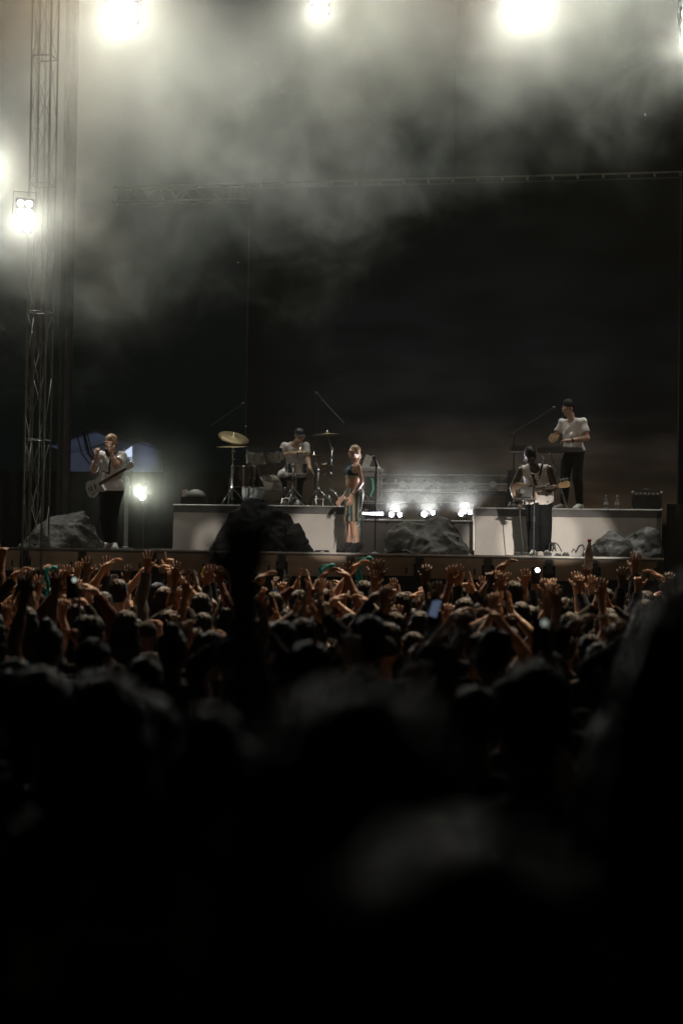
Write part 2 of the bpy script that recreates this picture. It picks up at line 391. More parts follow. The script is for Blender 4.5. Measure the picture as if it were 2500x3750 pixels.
# pipe the overhead lamps hang from
pa, pb = at(300,-60,25.8), at(2700,-60,25.8)
ft = thing('front_truss', 'front lighting truss over the stage, hidden by glare and smoke', 'truss', (pa.x, 25.8, pa.z))
lattice(ft, (-9.5,25.8,pa.z+0.7), (7.5,25.8,pa.z+0.7), 0.4, 0.7, alu, 0.025, side=(0,0,1), rung=50)
lampbank('tower_blinder', 'bright eight cell blinder fixed to the left lattice tower', BL, 2, 4, 0.125, lampglass, aim=(-1,8,1))
fb = lampbank('floor_blinder', 'two cell floor blinder shining beside the bassist', FB, 1, 2, 0.125, lampglass, aim=(-3.2,6,2.2))
MB().cyl(FB+Vector((0,0.08,-0.12)), (FB.x, FB.y+0.08, STZ), 0.02).cyl((FB.x,FB.y+0.08,STZ+0.02),(FB.x,FB.y+0.08,STZ),0.16).build('stand', black, fb)

# ------------------------------------------------------------------ lit tent beyond the stage
tm = mat('blue_lit_canvas', (0.30,0.32,0.34), 0.8, var=0.1, scale=1.5, bump=0.2, bscale=2)
TN = 44.0
apex = at(330,1572,TN); tx0, tx1 = at(100,1650,TN).x, at(482,1640,TN).x; ez = at(482,1640,TN).z
tent = thing('marquee_tent', 'pale marquee tent lit blue inside, seen behind the bassist', 'tent', (apex.x, TN, GZ))
m = MB(); ncol = 40
def canopy(u, v):
    x = tx0+(tx1-tx0)*u; rx = (x-apex.x)/((tx1-tx0)/2)
    ridge = apex.z - (apex.z-ez)*min(1, abs(rx))**0.9
    y = TN + 3.0*v
    return Vector((x, y, ridge + 0.15*math.sin(v*3.1) + 0.03*math.sin(x*2.2)*(1-abs(rx))))
noise_grid_cloth(m, canopy, ncol, 8)
m.build('canopy', tm, tent, smooth=True)
m = MB()
def back(u, v):
    p = canopy(u, 1.0); z = p.z + (GZ+2.0-p.z)*v
    return Vector((p.x, TN+3.0+0.22*math.sin(p.x*2.2+v*3), z))
noise_grid_cloth(m, back, ncol, 6); m.build('rear_wall', tm, tent, smooth=True)
for px_, dx in ((300,0.3),(325,0.42),(338,0.3)):
    a = at(px_-20,1580,TN-0.2); b_ = at(px_+30,1700,TN-0.2)
    MB().tube([a, (a+b_)/2+Vector((-0.05,0,-0.15)), b_], 0.02 if px_ != 325 else 0.05).build('guy_strap', black, tent)
for x in (tx0, tx1-0.05, at(452,1640,TN).x):
    MB().cyl((x,TN,GZ), (x,TN,ez), 0.05).build('pole', steel, tent)
wpan = mat('lit_tent_window', (0.6,0.65,0.75), 0.6, emit=(0.62,0.75,1.0), estr=0.95, var=0.05)
a, b_ = at(457,1652,TN-0.1), at(482,1634,TN-0.1); c_, d_ = at(457,1673,TN-0.1), at(482,1673,TN-0.1)
MB().add([c_, d_, b_, a, c_+Vector((0,.05,0)), d_+Vector((0,.05,0)), b_+Vector((0,.05,0)), a+Vector((0,.05,0))], [(0,1,2,3),(7,6,5,4),(0,4,5,1),(1,5,6,2),(2,6,7,3),(3,7,4,0)]).build('lit_opening', wpan, tent)
a, b_ = at(477,1678,TN-0.1), at(482,1700,TN-0.1)
MB().box((a+b_)/2, (abs(b_.x-a.x), 0.05, abs(a.z-b_.z))).build('lit_gap', wpan, tent)
spot('tent_lamp', (apex.x+2.0, TN+2.0, ez-0.9), (apex.x-1.6, TN+3.0, ez+.6), 50, 60, 0.6, (0.50,0.62,1.0), 0.2)
spot('tent_lamp', (apex.x-2.0, TN+1.2, ez-0.8), (apex.x-1.0, TN+3.0, ez+.2), 7, 100, 0.6, (0.50,0.62,1.0), 0.2)

# ------------------------------------------------------------------ smoke, haze and bloom volumes
def volume(name, lo, hi, build_density, col=(0.94,0.96,0.86), aniso=0.2):
    o = MB().box([(a+b)/2 for a, b in zip(lo, hi)], [b-a for a, b in zip(lo, hi)]).build(name, bpy.data.materials.new(name+'_air'))
    vm = o.data.materials[0]; vm.use_nodes = True; nt = vm.node_tree; nt.nodes.clear()
    out = nt.nodes.new('ShaderNodeOutputMaterial'); pv = nt.nodes.new('ShaderNodeVolumePrincipled')
    pv.inputs['Color'].default_value = (*col, 1); pv.inputs['Anisotropy'].default_value = aniso
    nt.links.new(pv.outputs[0], out.inputs['Volume'])
    build_density(nt, pv); o['kind'] = 'stuff'
    return o
def smoke_density(nt, pv):
    tc = nt.nodes.new('ShaderNodeTexCoord'); sep = nt.nodes.new('ShaderNodeSeparateXYZ'); nt.links.new(tc.outputs['Object'], sep.inputs[0])
    mp = nt.nodes.new('ShaderNodeMapping'); mp.inputs['Rotation'].default_value = (0, R(35), 0); mp.inputs['Scale'].default_value = (1.0, 0.9, 1.05); mp.inputs['Location'].default_value = SMOKE_SHIFT
    nt.links.new(tc.outputs['Object'], mp.inputs[0])
    n = nt.nodes.new('ShaderNodeTexNoise'); n.inputs['Scale'].default_value = 0.30; n.inputs['Detail'].default_value = 4; n.inputs['Roughness'].default_value = 0.5; n.inputs['Distortion'].default_value = 0.4
    nt.links.new(mp.outputs[0], n.inputs['Vector'])
    n2 = nt.nodes.new('ShaderNodeTexNoise'); n2.inputs['Scale'].default_value = 0.95; n2.inputs['Detail'].default_value = 5; n2.inputs['Roughness'].default_value = 0.6; n2.inputs['Distortion'].default_value = 1.0
    nt.links.new(mp.outputs[0], n2.inputs['Vector'])
    base = maprange(nt, sep.outputs[0], -9.5, 0.5, 6.2, 9.8)
    h = mnode(nt, 'SUBTRACT', sep.outputs[2], base)
    h = mnode(nt, 'ADD', h, mnode(nt, 'MULTIPLY', mnode(nt, 'SUBTRACT', n.outputs[0], 0.5), 8.5))
    h = mnode(nt, 'ADD', h, mnode(nt, 'MULTIPLY', mnode(nt, 'SUBTRACT', n2.outputs[0], 0.5), 5.0))
    d = maprange(nt, h, -1.0, 4.0, 0.0, 1.0, True)
    d = mnode(nt, 'MULTIPLY', d, maprange(nt, n2.outputs[0], .32, .68, .35, 1.6))
    nt.links.new(mnode(nt, 'MULTIPLY', d, 0.15), pv.inputs['Density'])
SMOKE_SHIFT = (0, 0, 0)
volume('smoke', (-13.5, 19.63, 3.4), (8.5, 29.2, 13.6), smoke_density)
def puff(c, rad, peak):  # small volumes added round the lamps to imitate lens bloom
    def f(nt, pv):
        tc = nt.nodes.new('ShaderNodeTexCoord'); mp = nt.nodes.new('ShaderNodeMapping'); mp.vector_type = 'POINT'
        mp.inputs['Scale'].default_value = tuple(1/q for q in rad); mp.inputs['Location'].default_value = tuple(-a/q for a, q in zip(c, rad))
        nt.links.new(tc.outputs['Object'], mp.inputs[0])
        ln = nt.nodes.new('ShaderNodeVectorMath'); ln.operation = 'LENGTH'; nt.links.new(mp.outputs[0], ln.inputs[0])
        n = nt.nodes.new('ShaderNodeTexNoise'); n.inputs['Scale'].default_value = 1.6; n.inputs['Detail'].default_value = 4; nt.links.new(tc.outputs['Object'], n.inputs['Vector'])
        d = mnode(nt, 'POWER', maprange(nt, mnode(nt, 'ADD', ln.outputs['Value'], mnode(nt, 'MULTIPLY', mnode(nt, 'SUBTRACT', n.outputs[0], .5), .5)), 0.0, 0.95, 1.0, 0.0), 2.0)
        nt.links.new(mnode(nt, 'MULTIPLY', d, peak), pv.inputs['Density'])
    volume('smoke_puff', [a-q for a, q in zip(c, rad)], [a+q for a, q in zip(c, rad)], f)
puff(tuple(FB+Vector((0,-.3,0))), (2.0, 1.5, 1.7), .20)
puff(tuple(BL+Vector((0,-.9,0))), (1.7, 1.5, 1.7), .28)
for p, k in zip(TOPL, (1, .8, 1.5, 1, 1.2)): puff(tuple(p+Vector((0,-1.0,-.1))), (1.7*k, 1.6, 1.5*k), .22)
gc_ = at(1570,1872,26.0); puff((gc_.x, 25.9, gc_.z+.1), (2.6, 1.2, 1.2), .34)
def even(nt, pv): pv.inputs['Density'].default_value = 0.00035
volume('haze', (-60, -28, -6.5), (60, 55, 14.2), even)
# ================================================================== figures: distance-field modelling
class Field:
    def __init__(s, lo, hi, h):
        s.h = h; s.lo = np.array(lo, np.float32)
        s.n = np.ceil((np.array(hi)-np.array(lo))/h).astype(int)+1
        s.d = np.full(s.n, 0.2, np.float32)
        s.ax = [s.lo[i]+h*np.arange(s.n[i], dtype=np.float32) for i in range(3)]
    def sub(s, lo, hi, pad):
        i0 = np.maximum(0, np.floor((np.array(lo)-pad-s.lo)/s.h).astype(int)); i1 = np.minimum(s.n, np.ceil((np.array(hi)+pad-s.lo)/s.h).astype(int)+1)
        if (i1 <= i0).any(): return None, None
        sl = tuple(slice(a, b) for a, b in zip(i0, i1))
        P = np.stack(np.meshgrid(*[s.ax[i][sl[i]] for i in range(3)], indexing='ij'), -1)
        return sl, P
    def mix(s, sl, d, k, mode='add'):
        a = s.d[sl]
        if mode == 'add':
            if k > 0:
                h_ = np.clip(0.5+0.5*(a-d)/k, 0, 1); s.d[sl] = a*(1-h_)+d*h_ - k*h_*(1-h_)
            else: s.d[sl] = np.minimum(a, d)
        else:
            if k > 0:
                h_ = np.clip(0.5-0.5*(a+d)/k, 0, 1); s.d[sl] = a*(1-h_)-d*h_ + k*h_*(1-h_)
            else: s.d[sl] = np.maximum(a, -d)
    def cap(s, a, b, ra, rb, k=0.02, mode='add', cut=None, grow=0.0):
        a = np.array(a, np.float32); b = np.array(b, np.float32); ra += grow; rb += grow
        r = max(ra, rb)
        sl, P = s.sub(np.minimum(a, b)-r, np.maximum(a, b)+r, k+2*s.h)
        if sl is None: return
        ab = b-a; t = np.clip(((P-a)@ab)/max(1e-9, float(ab@ab)), 0, 1)
        d = np.linalg.norm(P-(a+t[..., None]*ab), axis=-1) - (ra+(rb-ra)*t)
        if cut is not None:            # flat end at b
            nn = ab/np.linalg.norm(ab); d = np.maximum(d, (P-b)@nn - cut)
        s.mix(sl, d, k, mode)
    def ell(s, c, r, Rm=None, k=0.03, mode='add', grow=0.0):
        c = np.array(c, np.float32); r = np.array(r, np.float32)+grow; m = float(r.max())
        sl, P = s.sub(c-m, c+m, k+2*s.h)
        if sl is None: return
        q = P-c
        if Rm is not None: q = q @ np.array(Rm, np.float32)      # columns of Rm are the local axes
        k0 = np.linalg.norm(q/r, axis=-1); k1 = np.linalg.norm(q/(r*r), axis=-1)
        s.mix(sl, k0*(k0-1)/np.maximum(k1, 1e-6), k, mode)
    def wrinkle(s, amp, f=(38, 30, 16), seed=0):
        X, Y, Z = np.meshgrid(*s.ax, indexing='ij')
        p = seed*1.7
        s.d += amp*(np.sin(X*f[0]+3*np.sin(Z*9+p)+p)*np.sin(Z*f[2]+2*np.sin(X*11+p)+Y*8) + 0.6*np.sin(Y*f[1]+X*21+Z*13+p))
    def fuzz(s, amp, f=90, seed=0):
        X, Y, Z = np.meshgrid(*s.ax, indexing='ij')
        s.d += amp*(np.sin(X*f+2.2*np.sin(Z*23+seed))*np.sin(Y*f*0.9+1.9*np.sin(X*31+seed)) + 0.5*np.sin(X*f*1.9+Z*12)*np.sin(Y*f*1.7+Z*9))
    def plane(s, p, nrm, k=0.0):      # keep the side the normal points away from
        X, Y, Z = np.meshgrid(*s.ax, indexing='ij'); nrm = np.array(nrm, float); nrm /= np.linalg.norm(nrm)
        s.d = np.maximum(s.d, ((X-p[0])*nrm[0]+(Y-p[1])*nrm[1]+(Z-p[2])*nrm[2]).astype(np.float32))
    def mesh(s, name, m):
        d = s.d; n = np.array(d.shape)
        d[0] = d[-1] = 0.2; d[:, 0] = d[:, -1] = 0.2; d[:, :, 0] = d[:, :, -1] = 0.2
        ins = d < 0
        cnt = np.zeros(n-1, np.int8)
        for i in (0, 1):
            for j in (0, 1):
                for k in (0, 1): cnt += ins[i:n[0]-1+i, j:n[1]-1+j, k:n[2]-1+k]
        act = (cnt > 0) & (cnt < 8); idx = np.full(n-1, -1, np.int64); cells = np.argwhere(act); idx[act] = np.arange(len(cells))
        acc = np.zeros((len(cells), 3)); num = np.zeros(len(cells))
        cs = [(i, j, k) for i in (0, 1) for j in (0, 1) for k in (0, 1)]
        cx = cells
        val = {c: d[cx[:, 0]+c[0], cx[:, 1]+c[1], cx[:, 2]+c[2]] for c in cs}
        for a in cs:
            for ax in range(3):
                if a[ax]: continue
                b = list(a); b[ax] = 1; b = tuple(b)
                va, vb = val[a], val[b]; cr = (va < 0) != (vb < 0)
                t = np.where(cr, va/np.where(cr, va-vb, 1), 0)
                p = np.zeros((len(cells), 3)); p[:] = a; p[:, ax] = t
                acc[cr] += p[cr]; num[cr] += 1
        V = s.lo + (cells + acc/num[:, None])*s.h
        F = []
        for ax in range(3):
            o1, o2 = [q for q in range(3) if q != ax]
            sa = [slice(0, n[q]) for q in range(3)]; sb = list(sa); sa[ax] = slice(0, n[ax]-1); sb[ax] = slice(1, n[ax])
            A, B = ins[tuple(sa)], ins[tuple(sb)]
            E_ = np.argwhere(A != B)
            E_ = E_[(E_[:, o1] > 0) & (E_[:, o2] > 0) & (E_[:, o1] < n[o1]-1) & (E_[:, o2] < n[o2]-1)]
            q = []
            for u, v in ((-1, -1), (0, -1), (0, 0), (-1, 0)):
                e = E_.copy(); e[:, o1] += u; e[:, o2] += v; q.append(idx[e[:, 0], e[:, 1], e[:, 2]])
            q = np.stack(q, 1); fl = A[E_[:, 0], E_[:, 1], E_[:, 2]]
            if ax == 1: fl = ~fl
            q[~fl] = q[~fl][:, ::-1]; F.append(q)
        F = np.concatenate(F); F = F[(F >= 0).all(1)]
        me = bpy.data.meshes.new(name)
        me.vertices.add(len(V)); me.vertices.foreach_set('co', V.astype(np.float32).ravel())
        me.loops.add(F.size); me.loops.foreach_set('vertex_index', F.astype(np.int32).ravel())
        me.polygons.add(len(F)); me.polygons.foreach_set('loop_start', np.arange(0, F.size, 4, dtype=np.int32)); me.polygons.foreach_set('loop_total', np.full(len(F), 4, np.int32))
        me.polygons.foreach_set('use_smooth', np.ones(len(F), bool)); me.update(calc_edges=True); me.validate()
        me.materials.append(m)
        return me
def V3(*a): return np.array(a, float)
def nrm(v): v = np.array(v, float); return v/np.linalg.norm(v)
def basis(right, upv):
    u = nrm(upv); r = np.array(right, float); r = nrm(r-u*(r@u)); f = np.cross(u, r)   # f points to the back when facing -Y
    return np.stack([r, f, u], 1)

def hand(F, w, d, palm, side, curl=0.25, spread=0.10, thumb=0.8, s=1.0, curls=None):
    """w wrist, d direction of the fingers, palm = way the palm faces, side=+1: thumb towards cross(d,palm)"""
    d = nrm(d); palm = nrm(palm - d*(np.array(palm)@d)); t = np.cross(d, palm)*side
    Rm = np.stack([t, palm, d], 1)
    F.cap(w, w+d*0.03*s, 0.026*s, 0.027*s, 0.02)
    F.ell(w+d*0.055*s, (0.040*s, 0.017*s, 0.050*s), Rm, 0.012)
    L = [0.070, 0.080, 0.075, 0.058]
    for i in range(4):
        off = (1.5-i)*0.0205; a = (1.5-i)*spread
        dd = nrm(d*math.cos(a)+t*math.sin(a)); p = w + d*0.088*s + t*off*s
        c = (curls[i] if curls else curl); th = 0.0; l = L[i]*s/ (1)
        for j, (fr, rr) in enumerate(((0.45, 0.0095), (0.31, 0.0088), (0.24, 0.0080))):
            th += c*(0.8 if j == 0 else 1.1)
            q = p + (dd*math.cos(th)+palm*math.sin(th))*l*fr*1.08
            F.cap(p, q, rr*s, (rr-0.0008)*s, 0.004); p = q
    p = w + d*0.028*s + t*0.030*s; th = nrm(t*thumb + d*0.75 + palm*0.35)
    q = p+th*0.045*s; F.cap(p, q, 0.014*s, 0.0105*s, 0.012); q2 = q+nrm(th*0.6+d*0.6+palm*0.15)*0.030*s
    F.cap(q, q2, 0.0105*s, 0.0085*s, 0.004)

def head(F, c, Rm, s=1.0, beard=False, female=False, face=True):
    """c = centre of the skull; Rm columns: right, back, up"""
    L = lambda x, y, z: c + Rm @ V3(x, y, z)*s
    F.ell(L(0, 0.012, 0.030), (0.076*s, 0.094*s, 0.088*s), Rm, 0.03)
    F.ell(L(0, -0.022, -0.035), (0.058*s, 0.066*s, 0.075*s), Rm, 0.03)
    if face:
        F.ell(L(0, -0.066, -0.088), (0.024*s, 0.022*s, 0.020*s), Rm, 0.02)          # chin
        for x in (-1, 1):
            F.ell(L(x*0.034, -0.092, 0.006), (0.021*s, 0.017*s, 0.013*s), Rm, 0.012, 'sub')
            F.ell(L(x*0.032, -0.079, 0.006), (0.013*s, 0.013*s, 0.010*s), Rm, 0.004)  # eyeball
            F.cap(L(x*0.012, -0.093, 0.026), L(x*0.052, -0.078, 0.026), 0.008*s, 0.007*s, 0.01)
            F.ell(L(x*0.048, -0.062, -0.022), (0.020*s, 0.018*s, 0.018*s), Rm, 0.02)  # cheek
            F.ell(L(x*0.078, 0.008, -0.005), (0.009*s, 0.019*s, 0.030*s), Rm, 0.006)  # ear
        F.cap(L(0, -0.090, 0.014), L(0, -0.108, -0.022), 0.008*s, 0.011*s, 0.010)     # nose
        F.ell(L(0, -0.104, -0.028), (0.017*s, 0.010*s, 0.008*s), Rm, 0.008)
        F.ell(L(0, -0.088, -0.052), (0.024*s, 0.012*s, 0.006*s), Rm, 0.005)           # lips
        F.ell(L(0, -0.087, -0.063), (0.020*s, 0.011*s, 0.007*s), Rm, 0.005)
        F.ell(L(0, -0.101, -0.0575), (0.022*s, 0.010*s, 0.0025*s), Rm, 0.002, 'sub')
    else:
        for x in (-1, 1): F.ell(L(x*0.078, 0.008, -0.005), (0.009*s, 0.019*s, 0.030*s), Rm, 0.006)
        F.cap(L(0, -0.088, 0.014), L(0, -0.105, -0.022), 0.008*s, 0.011*s, 0.010)

DEF = dict(pelvis=(0, 0.01, .95), belly=(0, 0, 1.10), chest=(0, 0, 1.29), neck=(0, .015, 1.45), head=(0, -.01, 1.63),
  shL=(.175, .01, 1.41), shR=(-.175, .01, 1.41), elL=(.23, .03, 1.13), elR=(-.23, .03, 1.13), wrL=(.25, -.05, .89), wrR=(-.25, -.05, .89),
  hipL=(.09, .01, .92), hipR=(-.09, .01, .92), knL=(.10, -.01, .50), knR=(-.10, -.01, .50), anL=(.11, .03, .08), anR=(-.11, .03, .08),
  toL=(.13, -.13, .03), toR=(-.13, -.13, .03))
class Fig:
    """one figure from joints; faces -Y; L is +X"""
    def __init__(s, J, h=0.007, width=1.0, hands=None, headR=None, female=False, muscle=1.0):
        s.J = {k: np.array(v, float) for k, v in {**DEF, **J}.items()}; s.h = h; s.w = width; s.female = female; s.mu = muscle
        J = s.J; s.hands = hands or {}
        s.rt = nrm(J['shL']-J['shR']); s.hr = nrm(J['hipL']-J['hipR'])
        s.Rc = basis(s.rt, J['neck']-J['belly']); s.Rp = basis(s.hr, J['belly']-J['pelvis'])
        s.Rh = basis(s.rt, V3(0, 0, 1)) if headR is None else headR
        P = np.array(list(J.values())); s.lo = P.min(0)-0.24; s.hi = P.max(0)+0.24; s.lo[2] = min(s.lo[2], P[:, 2].min()-0.05)
    def field(s, h=None): return Field(s.lo, s.hi, h or s.h)
    def torso(s, F, g=0.0, k=0.05):
        J, w = s.J, s.w
        wc = 0.145 if s.female else 0.165
        F.ell(J['chest'], (wc*w, .108, .165), s.Rc, k, grow=g)
        F.ell((J['belly']+J['chest'])/2, ((.118 if s.female else .142)*w, .096, .13), s.Rc, k, grow=g)
        F.ell(J['belly'], ((.125 if s.female else .145)*w, .098, .13), s.Rp, k, grow=g)
        for sd in 'LR':
            F.cap(J['sh'+sd]*0.85+J['chest']*0.15, J['neck']-V3(0, 0, .03), .043*s.mu, .042, .035, grow=g)
            F.ell(J['sh'+sd]-V3(0, 0, .012), (.047*s.mu, .050*s.mu, .052*s.mu), None, .02, grow=g)
        if s.female:
            for x in (-.065, .065): F.ell(J['chest']+s.Rc@V3(x, -.085, .01), (.055, .05, .05), s.Rc, .03, grow=g)
    def hips(s, F, g=0.0, k=0.05):
        F.ell(s.J['pelvis'], (.165*s.w*(1.03 if s.female else 1), .118, .125), s.Rp, k, grow=g)
    def leg(s, F, sd, g=0.0, k=0.04, cut=None, to=1.0, r=(.086, .056, .036)):
        J = s.J; hp, kn, an = J['hip'+sd], J['kn'+sd], J['an'+sd]
        F.cap(hp, kn, r[0], r[1], k, grow=g)
        if to < 1: an = kn+(an-kn)*to
        F.cap(kn, an, r[1]-.002, r[2], .03, grow=g, cut=cut)
        m = kn+(J['an'+sd]-kn)*0.33; 
        if to > 0.5: F.cap(m+V3(0, .012, .03), m+V3(0, .010, -.08), .045, .035, .04, grow=g*0.8)
    def arm(s, F, sd, g=0.0, k=0.03, to=2.0, cut=None, r=(.050, .040, .027)):
        J = s.J; a, e, q = J['sh'+sd], J['el'+sd], J['wr'+sd]; mu = s.mu
        if to < 1: F.cap(a-V3(0, 0, .012), a+(e-a)*to, r[0]*mu*.94, r[0]*mu*.90, .015, grow=g, cut=cut); return
        F.cap(a-V3(0, 0, .010), e, r[0]*mu*.93, r[1]*mu, .02, grow=g); F.cap(e, e+(q-e)*min(1, to-1), r[1]*mu, r[2] if to >= 2 else r[2]*1.2, .02, grow=g, cut=cut)
        F.cap(e+(q-e)*.12, e+(q-e)*.4, .038*mu, .034*mu, .03, grow=g*0.8)
    def foot(s, F, sd, g=0.0):
        J = s.J; an, to = J['an'+sd], J['to'+sd]
        F.cap(an-V3(0, 0, .02), to, .036, .030, .03, grow=g); F.ell(an+V3(0, .03, -.03), (.034, .045, .035), None, .02, grow=g)
    def body(s, name, m, legs=True, face=True, hs=1.0):
        F = s.field(); J = s.J
        s.torso(F); s.hips(F)
        for sd in 'LR':
            s.leg(F, sd, k=.05); s.foot(F, sd); s.arm(F, sd)
            hd = s.hands.get(sd) or dict(d=nrm(J['wr'+sd]-J['el'+sd]), palm=(-1 if sd == 'L' else 1, 0, 0))
            hd = dict(hd); d = hd.pop('d'); p = hd.pop('palm')
            if 'side' not in hd: hd['side'] = -1 if sd == 'L' else 1
            hand(F, J['wr'+sd], d, p, **hd)
        F.cap(J['neck']-V3(0, 0, .03), J['head']+s.Rh@V3(0, .02, -.05), .058 if not s.female else .05, .055 if not s.female else .046, .03)
        head(F, J['head'], s.Rh, face=face)
        return F.mesh(name, m)
    def shirt(s, m, hem, sleeve=0.55, g=0.016, wr=0.004, neck=0.035, seed=0, long=False, tank=False, name='shirt'):
        F = s.field(); s.torso(F, g); s.hips(F, g+0.012)
        for sd in 'LR': s.leg(F, sd, g+.010, k=.05, to=.2) if hem < 0 else None
        for sd in 'LR':
            if not tank: s.arm(F, sd, g, to=(sleeve if not long else 1.85), cut=0.0)
        if wr: F.wrinkle(wr*1.5, seed=seed)
        # neckline and hem
        J = s.J; F.cap(J['neck']+V3(0, 0, .005), J['head'], .052+neck*.3, .08, 0, 'sub')
        F.ell(J['neck']+s.Rc@V3(0, -.06, .0+(-.02 if tank else .0)), (.035+neck, .05, .035+neck), s.Rc, .01, 'sub')
        if tank:
            for sd in 'LR': F.ell(J['sh'+sd]+s.rt*(0.035 if sd == 'L' else -0.035)+V3(0, 0, -.02), (.062, .16, .12), None, .01, 'sub')
        u = s.Rp[:, 2]; F.plane(J['pelvis']+u*hem, -u)
        return F.mesh(name, m)
    def trousers(s, m, top=0.10, g=0.012, to=0.93, r=(.088, .060, .046), wr=0.003, seed=1, name='trousers'):
        F = s.field(); s.hips(F, g)
        for sd in 'LR': s.leg(F, sd, g, k=.05, cut=0.0, to=to, r=r)
        if wr: F.wrinkle(wr, (30, 26, 22), seed)
        u = s.Rp[:, 2]; F.plane(s.J['pelvis']+u*top, u)
        return F.mesh(name, m)
    def shoes(s, m, name='shoe'):
        out = []
        for sd in 'LR':
            J = s.J; an, to = J['an'+sd], J['to'+sd]; P = np.array([an, to]); F = Field(P.min(0)-.11, P.max(0)+.11, 0.007)
            F.cap(an+V3(0, 0, .015), to+V3(0, 0, .012), .040, .038, .02, grow=.004); F.ell(an+V3(0, .02, -.02), (.044, .052, .055), None, .02)
            F.ell(to+nrm(to-an)*.01+V3(0, 0, .008), (.045, .045, .034), None, .02)
            F.plane(V3(0, 0, min(an[2]-.08, to[2]-.03)+.003), (0, 0, -1)); F.plane(an+V3(0, 0, .035), (0, 0, 1))
            out.append(F.mesh(name, m))
        return out
    def hair(s, m, fn, name='hair', h=0.007):
        c = s.J['head']; F = Field(c-0.62, c+0.24, h); fn(F, c, s.Rh); return F.mesh(name, m)
def hair_short(F, c, Rm, fz=0.003, top=0.0):
    L = lambda x, y, z: c + Rm @ V3(x, y, z)
    F.ell(L(0, 0.022, 0.045), (.084, .098, .088+top), Rm, .02); F.ell(L(0, .05, -.01), (.074, .07, .07), Rm, .02)
    F.ell(L(0, -.11, -.045), (.075, .10, .085), Rm, .01, 'sub'); F.ell(L(0, -.10, .0), (.06, .05, .055), Rm, .01, 'sub')
    F.fuzz(fz)
def hair_long(F, c, Rm, L_=0.42, fz=0.004):
    L = lambda x, y, z: c + Rm @ V3(x, y, z)
    hair_short(F, c, Rm, 0)
    for x in (-.055, 0, .055):
        F.cap(L(x, .055, 0), c+Rm@V3(x*1.15, .085, -.12), .045, .05, .03); F.cap(c+Rm@V3(x*1.15, .085, -.12), c+V3(0, 0, 0)+Rm@V3(x*1.25, .11, -L_), .05, .022, .03)
    F.fuzz(fz, 120)
def hair_pony(F, c, Rm):
    L = lambda x, y, z: c + Rm @ V3(x, y, z)
    hair_short(F, c, Rm, 0); F.ell(L(0, .10, .07), (.025, .03, .025), Rm, .01)
    F.cap(L(0, .11, .07), L(0, .155, -.03), .026, .032, .02); F.cap(L(0, .155, -.03), L(0, .135, -.24), .032, .012, .02); F.fuzz(.003, 120)
def hair_bun(F, c, Rm):
    L = lambda x, y, z: c + Rm @ V3(x, y, z)
    hair_short(F, c, Rm, 0); F.ell(L(0, .05, .135), (.045, .045, .04), Rm, .015); F.fuzz(.004, 100)
def hair_cap(F, c, Rm):
    L = lambda x, y, z: c + Rm @ V3(x, y, z)
    F.ell(L(0, .015, .05), (.087, .104, .085), Rm, .01); F.ell(L(0, -.02, -.06), (.2, .2, .075), Rm, .003, 'sub')
    F.ell(L(0, -.115, .028), (.065, .075, .010), Rm, .008)
def person(label, bodym, kids, loc, rz=0.0, scale=1.0, group=None):
    """the body mesh is the thing; hair and clothing are its children"""
    o = bpy.data.objects.new('person', bodym); C.objects.link(o); o.location = loc; o.rotation_euler = (0, 0, rz); o.scale = (scale,)*3
    tag(o, label, 'person', group)
    for k in kids:
        c = bpy.data.objects.new(k.name.split('.')[0], k); C.objects.link(c); c.parent = o
    return o
# ------------------------------------------------------------------ the band
skin_light = mat('fair_skin', (0.46,0.27,0.19), 0.45, var=0.12, scale=6)
skin_dark = mat('deep_brown_skin', (0.055,0.030,0.020), 0.38, var=0.15, scale=6)
white_cotton = mat('white_cotton', (0.62,0.58,0.56), 0.9, var=0.10, bump=.6, bscale=9)
black_denim = mat('black_denim', (0.005,0.006,0.007), 0.9, spec=.2, var=0.2, bump=0.2)
white_shoe = mat('white_canvas_shoe', (0.55,0.54,0.50), 0.6, var=0.1)
hair_brown = mat('brown_hair', (0.035,0.019,0.010), 0.5, spec=.35, var=0.3, scale=40, bump=0.5, bscale=60)
hair_blonde = mat('dark_blonde_hair', (0.30,0.19,0.09), 0.42, var=0.3, scale=40, bump=0.5, bscale=60)
hair_black = mat('black_hair', (0.008,0.007,0.006), 0.6, spec=.2, var=0.3, scale=40, bump=0.5, bscale=60)

def foot_at(px, py, Y, z): p = at(px, py, Y); return Vector((p.x, Y, z))
# ---- bassist
bp = foot_at(403, 2007, 24.0, STZ)
B = Fig(dict(head=(-.01,-.03,1.62), neck=(0,.0,1.45), shR=(-.165,.0,1.43), shL=(.18,.0,1.42), elR=(-.285,-.03,1.20), wrR=(-.19,-.12,1.42),
   elL=(.165,-.19,1.27), wrL=(.065,-.19,1.475), knR=(-.085,-.03,.50), knL=(.045,-.03,.50), anR=(-.04,.03,.08), anL=(.055,.02,.08), toR=(-.075,-.14,.03), toL=(.13,-.11,.03), hipR=(-.085,0,.92), hipL=(.085,0,.92)),
   width=1.08, muscle=1.12, h=0.0065,
   hands=dict(R=dict(d=(.1,-.1,1), palm=(.3,1,.1), curl=1.15), L=dict(d=(-.25,.10,1), palm=(-.15,1,0), curl=0.22, spread=.07)),
   headR=basis((.93,-.30,0), (-.03,-.22,1)))
def beard(F, c, Rm):
    L = lambda x, y, z: c + Rm @ V3(x, y, z)
    F.ell(L(0,-.045,-.085), (.058,.058,.045), Rm, .02); F.cap(L(0,-.075,-.10), L(0,-.085,-.20), .05, .03, .02)
    F.ell(L(0,-.10,-.045), (.03,.03,.02), Rm, .01, 'sub'); F.fuzz(.003, 110)
